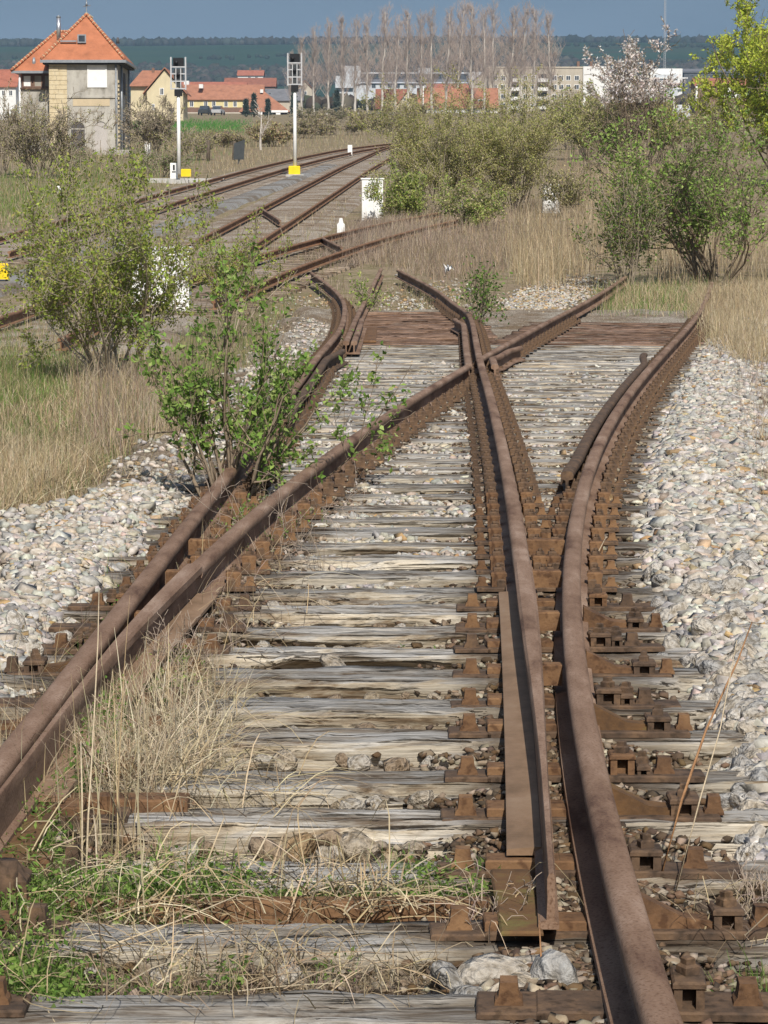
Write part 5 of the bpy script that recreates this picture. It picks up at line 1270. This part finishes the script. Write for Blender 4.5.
scrub("bush", "leafy green bush standing beyond the end of the right track", 716, 284, 205, 170, BUSH5, 9500, .078, 5, 20, spread=1.1, bark=BARK, levels=3)
scrub("bush", "small dark leaved bush left of the leafy green one by the right track", 626, 290, 78, 108, OLIVE + FRESH, 4200, .06, 6, 16, spread=.55)
scrub("bush", "thin light green bush standing behind the small dark leaved one", 648, 250, 84, 100, LUSH + YOL, 2600, .075, 30, 14, spread=.6)
scrub("bush", "brownish olive bush mass below the white blossom tree", 645, 165, 120, 75, OLV2 + YOL, 20000, .13, 7, 28)
scrub("bush", "yellowish olive hedge bush below the apartment block", 590, 160, 80, 62, YOL, 14000, .13, 8, 20)
scrub("bush", "tan twiggy bush before the white end wall", 572, 150, 70, 60, BRN + OLV2, 8000, .13, 9, 20)
o = scrub("blossom_tree", "small tree with white blossom in its upper crown", 636, 168, 80, 126, [(.80, .74, .70), (.84, .80, .76), (.66, .56, .50)], 7500, .15, 10, 9, cat="tree", spread=.42, levels=3, hmin=3.2, lpart="crown", spart="trunk", bark=BARK)
o = scrub("willow_tree", "tall yellow green willow at the right edge", 784, 175, 150, 205, YG, 40000, .15, 11, 14, cat="tree", spread=.5, levels=3, lpart="crown", spart="trunk", bark=BARK, D=120)
scrub("bush", "yellow green young willow bush in front of the red roofed house", 716, 150, 62, 62, YG + OLIVE, 7000, .13, 12, 16)
scrub("bush", "grey brown bare bush against the left foot of the signal box", 40, 178, 100, 72, OLV2 + YOL, 5200, .08, 13, 22, levels=3)
scrub("bush", "tawny bush at the left edge below the signal box wing", 3, 175, 46, 80, [(.26, .18, .08), (.30, .22, .10)] + OLIVE, 2200, .09, 14, 16)
scrub("bush", "fresh green shoots before the dark arched door", 66, 172, 44, 30, FRESH, 1300, .09, 15, 12)
scrub("bush", "bare twiggy bush right of the signal box", 150, 158, 52, 56, OLV2 + YOL, 2200, .09, 16, 20, levels=3)
scrub("bush", "olive brown bush behind the left signal mast", 196, 160, 50, 30, OLV2 + YOL, 1800, .09, 17, 16)
scrub("bush", "low green weeds and saplings before the white square post", 160, 176, 80, 30, OLIVE + FRESH, 2000, .08, 31, 20, spread=1.1)
BIR = mat_noise("birch_bark", [(.35, .30, .26), (.62, .58, .52)], 6, (1, 1, .5), .8, .1)
o = scrub("birch_tree", "slender pale stemmed young birch among the brown scrub", 261, 150, 16, 46, BRN, 120, .08, 18, 1, cat="tree", spread=.1, levels=2, spart="trunk", lpart="crown", bark=BIR, r0=.09, wig=.035)
for i, (px, yb, hp, lb) in enumerate(((246, 119, 15, "small dark fir left of the orange hipped roof"), (254, 119, 21, "taller blue grey fir beside the orange hipped roof"), (268, 120, 15, "dark fir in front of the hipped roof house"), (294, 120, 24, "dark conifer right of the hipped roof house"), (337, 120, 24, "dark green conifer beside the white garages"), (661, 90, 24, "dark slim conifer in front of the white factory"))):
    D = 470; a = base(px, D); h_ = hp / (F / D); o = thing("fir_tree", lb, "tree", a); r = np.random.default_rng(80 + i)
    m = MB(); m.tube([(0, 0, -.5), (0, 0, h_)], [.16, .03], 6); m.build("trunk", BARKD, o)
    n = 900; t = r.random(n) ** .7; rad = (1 - t) * h_ * .22 * np.sqrt(r.random(n)); an = r.uniform(0, 6.28, n); P = np.stack([np.cos(an) * rad, np.sin(an) * rad, .3 + t * h_ * .97], -1)
    link_mesh("crown", leaves_mesh("crown", P, r.uniform(.3, .6, n), pick([(.07, .10, .08), (.09, .12, .10), (.11, .135, .115)], n, r, .2), LEAF, r, .3), o, 'stuff')
# brown scrub below the village and along the line
for i, (px, py, w, h, pal, lb) in enumerate(((300, 138, 60, 20, BRN + OLV2, "tan bare scrub bush right of the right signal mast"), (340, 135, 60, 20, BRN + OLV2, "brown scrub bush below the white garages"), (385, 134, 60, 22, OLV2 + OLIVE, "olive scrub bush below the old brown roofed house"), (275, 146, 44, 22, [(.40, .26, .17), (.44, .32, .2)] + OLV2, "reddish brown scrub bush behind the slender birch"), (220, 147, 40, 14, OLV2 + BRN, "brown olive scrub bush left of the dark board"), (325, 122, 60, 14, OLIVE, "low dark shrub under the first poplars"), (415, 132, 50, 30, OLV2, "grey olive shrub at the bend of the main line"))):
    scrub("bush", lb, px, py, w, h, pal, 5200, .15, 40 + i, 22, levels=2, group="scrub bushes below the village")

YL2 = [(.30, .38, .07), (.36, .42, .10), (.23, .30, .05), (.36, .34, .11)]
# ------------------------------------------------------------------ near bushes on the left
o = scrub("bush", "big spreading bush with tiny green leaves left of the track before the large cabinet", 112, 384, 185, 215, YL2, 17000, .042, 19, 20, spread=1.15, levels=3, bark=BARKM, jit=.035, depth=2.0)
scrub("bush", "arching leafy branches right of the big spreading bush", 232, 338, 110, 125, YL2, 4200, .042, 20, 10, spread=.9, levels=2, bark=BARKM, jit=.03)
BUSHY = [(.20, .32, .07), (.26, .37, .09), (.16, .27, .055), (.32, .40, .13)]
scrub("shrub", "leafy green shrub with tan stems growing between the two left rails", 226, 514, 215, 170, BUSHY, 2300, .042, 23, 10, cat="shrub", spread=1.25, levels=2, bark=BARK, minlv=1, jit=.018, r0=.015)
scrub("shrub", "tall thin shoots with sparse leaves rising out of the leafy shrub", 232, 512, 170, 268, BUSHY, 1150, .042, 43, 5, cat="shrub", spread=.42, levels=2, bark=BARK, minlv=1, jit=.018, r0=.013)
scrub("shrub", "low leafy side shoots sprawling over the left rail", 285, 500, 230, 140, BUSHY, 1000, .042, 24, 5, cat="shrub", spread=1.3, levels=2, bark=BARK, jit=.02)
scrub("weed", "green leafy weed beside the crossing of the rails", 478, 332, 52, 66, FRESH + GREEN, 620, .06, 25, 12, cat="weed", spread=.8, levels=1, bark=BARK, minlv=0, r0=.006)
scrub("weed", "small green weed between the blade rails of the next turnout", 367, 317, 32, 40, LUSH, 420, .055, 26, 9, cat="weed", spread=.6, levels=1, minlv=0, r0=.006)
scrub("weed", "small pale green weed on the brown sleepers in front of the next turnout", 350, 352, 26, 18, FRESH, 120, .05, 27, 6, cat="weed", spread=.9, levels=1, minlv=0, r0=.005)

# ------------------------------------------------------------------ grasses
grass("dry_grass", "tall straw coloured dry grass around the right hand bushes", "dry grass", [
    ([(500, 262), (545, 285), (590, 275), (640, 240), (640, 150), (560, 160), (530, 210)], 5600, .3, 1.0, .013, STRAW + STRAWD, .36),
    ([(525, 288), (560, 290), (560, 268), (520, 268)], 900, .4, 1.0, .010, STRAW, .4),
    ([(566, 200), (650, 220), (680, 150), (560, 145)], 3000, .5, 1.0, .014, [(.30, .21, .15), (.36, .28, .19), (.40, .32, .21)], .2),
    ([(690, 300), (768, 290), (768, 380), (735, 372), (712, 345)], 9000, .22, .5, .011, STRAW, .5),
    ([(650, 285), (768, 280), (768, 240), (650, 240)], 2200, .4, .8, .010, STRAW + STRAWD, .3),
    ([(735, 372), (768, 380), (768, 460), (752, 440)], 700, .15, .4, .006, MAUVE, .5),
    ([(755, 440), (768, 450), (768, 560), (760, 500)], 260, .12, .35, .005, STRAW + STRAWD, .5)], seed=3)
grass("green_grass", "short green grass across the end of the right track", "grass", [
    ([(600, 318), (598, 297), (640, 290), (715, 292), (712, 345), (700, 330), (690, 318)], 3000, .10, .30, .009, GREEN + STRAW, .5),
    ([(600, 296), (630, 288), (720, 290), (715, 305), (605, 304)], 1800, .15, .45, .010, GREEN + STRAW + STRAW, .5),
    ([(700, 320), (722, 330), (716, 352), (704, 348)], 500, .08, .2, .008, GREEN + FRESH, .5),
    ([(720, 1005), (768, 985), (768, 1040), (735, 1040)], 160, .05, .14, .004, GREEN + FRESH, .6),
    ([(745, 490), (768, 470), (768, 505)], 90, .1, .22, .005, GREEN, .5)], seed=4)
grass("dry_weeds", "brown mauve dead weeds over the bare ground in the middle", "dead weeds", [
    ([(335, 262), (360, 222), (440, 222), (520, 232), (520, 268), (440, 282), (395, 268)], 9000, .10, .38, .012, MAUVE + STRAWD, .4),
    ([(345, 248), (440, 240), (410, 225), (360, 225)], 3500, .2, .5, .012, MAUVE, .25),
    ([(375, 252), (385, 212), (470, 200), (540, 205), (530, 225), (450, 235)], 5200, .25, .6, .012, MAUVE + STRAW, .3),
    ([(300, 262), (390, 225), (450, 240), (350, 268)], 2200, .12, .35, .010, MAUVE, .4),
    ([(395, 300), (470, 312), (440, 288), (400, 282)], 900, .05, .2, .008, MAUVE + OLIVE, .5),
    ([(345, 318), (465, 318), (455, 302), (355, 300)], 700, .04, .14, .007, MAUVE + STRAW + OLIVE, .7),
    ([(270, 420), (338, 335), (340, 300), (285, 300), (240, 370)], 2600, .05, .2, .006, MAUVE + STRAW + OLIVE, .6),
    ([(290, 262), (340, 250), (330, 290), (350, 300), (345, 280)], 500, .08, .3, .008, MAUVE + OLIVE, .5),
    ([(540, 292), (600, 290), (600, 268), (545, 270)], 700, .08, .25, .009, MAUVE + STRAW, .5),
    ([(380, 285), (460, 290), (470, 312), (395, 308)], 400, .05, .18, .007, MAUVE + OLIVE, .6)], seed=5)
grass("meadow_grass", "mixed straw and green rough grass left of the track", "rough grass", [
    ([(-10, 330), (60, 330), (200, 380), (180, 450), (95, 482), (-10, 535)], 15000, .05, .24, .008, STRAW + STRAW + STRAWD + OLIVE + GREEN, .7),
    ([(-10, 345), (70, 360), (60, 400), (-10, 410)], 3000, .05, .2, .008, GREEN + FRESH + OLIVE, .6),
    ([(-10, 430), (40, 440), (60, 470), (-10, 480)], 1500, .05, .2, .007, GREEN + OLIVE, .6),
    ([(110, 400), (170, 400), (150, 440), (100, 450)], 1400, .05, .2, .007, GREEN + OLIVE, .6),
    ([(-10, 330), (90, 330), (90, 400), (-10, 400)], 2000, .12, .3, .008, GREEN + OLIVE + STRAW, .5),
    ([(70, 380), (190, 380), (170, 450), (90, 470)], 2600, .15, .5, .006, MAUVE + [(.26, .16, .11)] + STRAW, .4),
    ([(60, 500), (200, 440), (215, 480), (120, 540), (30, 560)], 900, .05, .22, .005, STRAW + MAUVE + OLIVE, .8),
    ([(-10, 450), (100, 470), (60, 500), (-10, 535)], 5000, .1, .35, .007, STRAW, .7),
    ([(180, 400), (250, 370), (300, 300), (250, 290), (180, 340)], 2600, .1, .3, .007, STRAWD + GREEN + OLIVE, .5)], seed=6)
grass("bank_grass", "brown and green grass on the banks beside the main line", "bank grass", [
    ([(-10, 175), (70, 165), (110, 185), (60, 210), (-10, 222)], 3500, .12, .35, .018, GREEN + FRESH + OLIVE, .4),
    ([(40, 160), (140, 150), (240, 150), (180, 172), (90, 185)], 2600, .2, .6, .022, [(.36, .23, .15), (.32, .22, .14)] + OLIVE + GREEN, .3),
    ([(-10, 170), (150, 170), (190, 178), (60, 214), (-10, 230)], 6500, .10, .32, .018, GREEN + OLIVE + STRAW, .4),
    ([(-10, 170), (240, 150), (420, 138), (420, 128), (150, 130), (-10, 150)], 6500, .3, .8, .028, BRN + STRAW + OLIVE, .3),
    ([(190, 178), (300, 156), (380, 142), (380, 136), (240, 150)], 2500, .15, .45, .02, STRAW + BRN, .4),
    ([(-10, 330), (-10, 318), (120, 280), (250, 225), (300, 215), (345, 180), (360, 200), (345, 230), (200, 280), (80, 330)], 3800, .10, .35, .010, STRAW + STRAWD + OLIVE, .5),
    ([(-10, 312), (240, 215), (300, 185), (240, 185), (-10, 262)], 700, .06, .2, .012, OLIVE + STRAWD, .5)], seed=7)
grass("field_grass", "bright green young crop in the field below the village", "crop", [
    ([(130, 131), (243, 131), (243, 121.5), (130, 121.5)], 7000, .15, .35, .07, [(.07, .20, .04), (.10, .24, .05)], .2),
    ([(150, 142), (235, 140), (240, 133), (150, 133)], 2500, .15, .4, .05, [(.13, .14, .05), (.09, .14, .04), (.2, .15, .09)], .3)], seed=8)
# foreground tufts
def tuft_poly(cx, cy, rx, ry): return [(cx + rx * math.cos(t), cy + ry * math.sin(t)) for t in np.linspace(0, 6.28, 9)[:-1]]
PALE = [(.52, .43, .29), (.60, .52, .38), (.44, .36, .23), (.56, .48, .34)]
grass("dry_tuft", "tall bleached grass tuft bursting up beside the left blade rail", "dry grass", [
    (tuft_poly(150, 770, 75, 50), 1200, .15, .42, .0055, PALE, 1.2),
    (tuft_poly(125, 800, 60, 22), 700, .12, .36, .005, PALE, 1.3),
    (tuft_poly(180, 720, 60, 40), 700, .10, .32, .0045, PALE + STRAW, .9),
    (tuft_poly(210, 620, 60, 60), 260, .12, .36, .0035, STRAW + MAUVE, .6),
    (tuft_poly(270, 560, 60, 40), 110, .15, .5, .0028, STRAW + MAUVE, .8),
    ([(-20, 780), (60, 770), (90, 840), (-20, 880)], 520, .12, .4, .005, STRAW + STRAWD, .8),
    ([(150, 590), (250, 520), (300, 540), (200, 640)], 240, .1, .35, .0034, STRAW + MAUVE, .9),
    ([(0, 700), (60, 640), (100, 640), (30, 740)], 90, .1, .35, .004, STRAW + MAUVE, .8),
    ([(60, 600), (200, 510), (220, 530), (100, 620)], 160, .08, .3, .0034, STRAW + MAUVE + GREEN, .8),
    (tuft_poly(110, 870, 40, 10), 10, .5, .8, .005, STRAW, .15),
    (tuft_poly(90, 880, 40, 14), 6, .55, .85, .005, STRAW, .12),
    (tuft_poly(120, 700, 40, 30), 220, .1, .26, .0045, GREEN, .5)], seed=9, seg=5)
grass("grass_litter", "mat of dead grass stems lying over the nearest sleepers", "dead grass", [
    ([(-20, 958), (440, 962), (450, 985), (420, 1008), (-20, 1010)], 2200, .03, .15, .0034, STRAW + STRAWD + MAUVE, 2.2),
    ([(-20, 860), (180, 870), (190, 925), (60, 960), (-20, 970)], 1300, .05, .22, .0036, STRAW + STRAWD, 1.6),
    ([(20, 930), (160, 935), (130, 955), (20, 960)], 260, .03, .14, .0034, STRAW + STRAWD, 2.2),
    ([(-20, 1000), (420, 1000), (420, 1045), (-20, 1045)], 500, .03, .14, .0034, STRAW + STRAWD + MAUVE, 2.2),
    ([(270, 885), (400, 885), (400, 925), (280, 925)], 320, .06, .22, .0045, STRAW, 1.6),
    ([(460, 900), (560, 930), (540, 960), (470, 960)], 90, .06, .16, .0022, MAUVE, 1.5),
    ([(160, 800), (330, 800), (330, 830), (160, 830)], 170, .05, .2, .0025, STRAW, 2.0),
    ([(690, 960), (768, 900), (768, 960)], 90, .1, .25, .0028, STRAW + MAUVE, 1.4)], seed=10, seg=4)
def herb(name, label, patches, seed):
    """low leafy ground cover: short stems with small leaves up them"""
    r = np.random.default_rng(seed); Pl = []; Cl = []; Sl = []; Pb = []; Hb = []
    for poly, n, h, pal in patches:
        P = scatter(poly, n, r, -.06); hh = r.uniform(.4, 1, n) * h
        Pb.append(P); Hb.append(hh)
        for j in range(9):
            q = P + np.stack([r.normal(0, .014, n), r.normal(0, .014, n), hh * (j + 1) / 9], -1); Pl.append(q); Sl.append(r.uniform(.010, .024, n)); Cl.append(pick(pal, n, r, .2))
    o = thing(name, label, "weeds", kind='stuff')
    link_mesh("foliage", leaves_mesh("foliage", np.concatenate(Pl), np.concatenate(Sl), np.concatenate(Cl), LEAF, r, .45), o, 'stuff')
    P = np.concatenate(Pb); h = np.concatenate(Hb); link_mesh("stem", blades_mesh("stem", P, h, np.full(len(P), .003), pick(GREEN, len(P), r), .1, BLADE, r, 2), o, 'stuff')
herb("ground_weeds", "fresh green chickweed sprouting along the steel bar at the near left", [
    ([(-10, 850), (60, 850), (60, 900), (250, 895), (250, 925), (-10, 945)], 1150, .12, FRESH), ([(60, 960), (250, 965), (250, 1005), (40, 1005)], 60, .06, GREEN + FRESH), ([(0, 990), (80, 990), (80, 1030), (0, 1030)], 160, .1, FRESH), ([(0, 930), (60, 930), (50, 1000), (0, 1000)], 220, .11, FRESH), ([(0, 800), (60, 820), (50, 860), (0, 860)], 160, .16, FRESH),
    ([(250, 900), (420, 900), (420, 925), (250, 925)], 420, .06, FRESH), ([(400, 890), (505, 890), (505, 922), (400, 922)], 260, .09, FRESH), (tuft_poly(150, 690, 45, 30), 200, .12, LUSH + GREEN), (tuft_poly(100, 745, 28, 40), 220, .2, GREEN + FRESH), (tuft_poly(130, 650, 18, 40), 110, .14, GREEN), (tuft_poly(250, 545, 40, 25), 160, .14, FRESH), (tuft_poly(205, 560, 16, 30), 60, .12, GREEN), (tuft_poly(150, 700, 40, 40), 60, .14, GREEN), (tuft_poly(75, 790, 30, 40), 140, .18, GREEN), (tuft_poly(265, 530, 45, 18), 110, .14, FRESH), (tuft_poly(330, 980, 8, 3), 4, .08, FRESH), (tuft_poly(540, 578, 12, 8), 20, .05, GREEN), (tuft_poly(415, 660, 25, 5), 8, .05, GREEN), (tuft_poly(60, 580, 20, 6), 30, .05, GREEN), (tuft_poly(95, 555, 25, 8), 25, .06, GREEN)], 11)
grass("green_tuft", "green grass blades between the nearest sleepers", "grass", [(tuft_poly(400, 895, 22, 8), 70, .06, .16, .004, GREEN + FRESH, .4), (tuft_poly(170, 895, 60, 20), 60, .08, .24, .005, GREEN + FRESH, .5), (tuft_poly(300, 890, 30, 8), 25, .06, .15, .004, GREEN, .4), (tuft_poly(490, 900, 20, 14), 50, .06, .14, .0035, GREEN + FRESH, .5), (tuft_poly(150, 960, 120, 30), 90, .05, .12, .003, GREEN, .6)], seed=12, seg=4)
def litter(name, label, patches, seed):
    r = np.random.default_rng(seed); A = [(scatter(p, n, r, -.02), r.uniform(l0, l1, n), np.full(n, w), pick(pal, n, r, .18)) for p, n, l0, l1, w, pal in patches]
    props(link_mesh(name, stems_mesh(name, *[np.concatenate([a[i] for a in A]) for i in range(4)], BLADE, r)), label, "dead grass", kind='stuff')
litter("straw_litter", "long bleached grass stems lying across the nearest sleepers and left rails", [
    ([(-10, 955), (430, 962), (450, 985), (400, 1005), (-10, 1020)], 260, .08, .28, .0030, STRAW + STRAWD), ([(-10, 860), (250, 880), (260, 930), (-10, 960)], 260, .1, .4, .0038, STRAW),
    ([(60, 760), (300, 780), (300, 820), (60, 840)], 200, .08, .32, .0034, STRAW), (tuft_poly(150, 740, 100, 70), 260, .1, .4, .0034, STRAW), ([(270, 890), (430, 890), (420, 925), (280, 925)], 160, .08, .3, .004, STRAW), (tuft_poly(230, 610, 80, 60), 130, .1, .4, .003, STRAW + MAUVE),
    ([(440, 900), (540, 920), (520, 950), (440, 950)], 70, .05, .2, .003, STRAW + MAUVE), ([(690, 940), (768, 900), (768, 970)], 60, .08, .3, .003, STRAW + MAUVE), ([(60, 490), (200, 430), (190, 480), (60, 540)], 300, .1, .35, .004, STRAW)], 15)
# single dry stalks standing on the right, and dead twigs
def stalk(label, pl, rad, mat, z0=None):
    p0 = hit1(*pl[0], -.05); D = p0.y; pts = [p0] + [at(px, py, D + .12 * i) for i, (px, py) in enumerate(pl[1:])]
    m = MB(); m.tube([q - p0 for q in pts], list(np.linspace(rad, rad * .4, len(pts))), 6); o = m.build("dry_stalk", mat); o.location = p0; return props(o, label, "stalk")
ST_O = mat_noise("orange_stem", [(.24, .12, .055), (.34, .19, .09)], 30, rough=.8); ST_T = mat_noise("tan_stem", [(.40, .32, .21), (.52, .43, .30)], 30, rough=.8)
stalk("orange brown dry stalk leaning right across the pale ballast", [(655, 898), (682, 800), (706, 730), (738, 660), (752, 622)], .0042, ST_O)
stalk("thin tan dry stalk beside the orange brown one", [(672, 905), (700, 800), (720, 730), (737, 640)], .0026, ST_T)
stalk("short pale broken stalk beside the right stock rail", [(588, 574), (596, 556), (606, 537)], .004, ST_T)
stalk("tall bleached stalk in front of the left rails", [(85, 905), (88, 820), (93, 740), (98, 640), (99, 590)], .003, ST_T)
stalk("long bent bleached stalk hanging over the steel bar", [(82, 905), (82, 800), (81, 742), (105, 780), (135, 855)], .003, ST_T)
stalk("long dry stem lying slanted over the nearest left sleepers", [(70, 968), (120, 942), (180, 920), (255, 888)], .0032, ST_T)
stalk("thin dark dry stalk standing by the near screw bolt", [(540, 1000), (541, 955), (539, 915)], .003, ST_O)
def twigs(label, px, py, w, h, n, seed):
    p = hit1(px, py, -.05); r = np.random.default_rng(seed); s = F / p.y; L = grow(r, n, h / s, 1.6, 2, .0028, (2, 4), .3, .5, .0, .06, (.4, 1.2), 6)
    for l in L: l[0][:, 0] *= w / h * .6
    o = link_mesh("dead_twigs", limbs_mesh("dead_twigs", L, mat_noise("dead_twig", [(.26, .20, .15), (.38, .31, .25)], 20, rough=.9), 4, .0011)); o.location = p; return props(o, label, "twigs")
twigs("tangle of dead grey twigs under the leafy shrub", 265, 570, 150, 120, 12, 3); twigs("curled dead twigs on the blade tip", 480, 940, 90, 80, 10, 4); twigs("bare twigs at the right edge by the near fastenings", 760, 910, 70, 60, 9, 5); twigs("fine dead stems before the left blade rail", 175, 690, 130, 90, 12, 6)

# ------------------------------------------------------------------ the air
def haze_box():
    m = MB(); m.box(gx[0] - 12, gx[-1] + 12, gy[0] - 12, gy[-1] + 12, -1.6, 175.0); me = m.mesh("haze", None)
    mt = bpy.data.materials.new("air"); mt.use_nodes = True; N, L = mt.node_tree.nodes, mt.node_tree.links; N.remove(N["Principled BSDF"])
    v = N.new("ShaderNodeVolumePrincipled"); v.inputs["Density"].default_value = HAZE; v.inputs["Color"].default_value = (.52, .76, 1.0, 1); v.inputs["Anisotropy"].default_value = .0
    L.new(v.outputs[0], N["Material Output"].inputs["Volume"]); me.materials.append(mt)
    return props(link_mesh("haze", me), "thin bluish haze over the whole landscape", "haze", kind='stuff')
HAZE = .00013
if HAZE: haze_box()
sc.cycles.volume_bounces = 0; sc.cycles.max_bounces = 6; sc.cycles.diffuse_bounces = 3; sc.cycles.transmission_bounces = 2; sc.cycles.transparent_max_bounces = 4
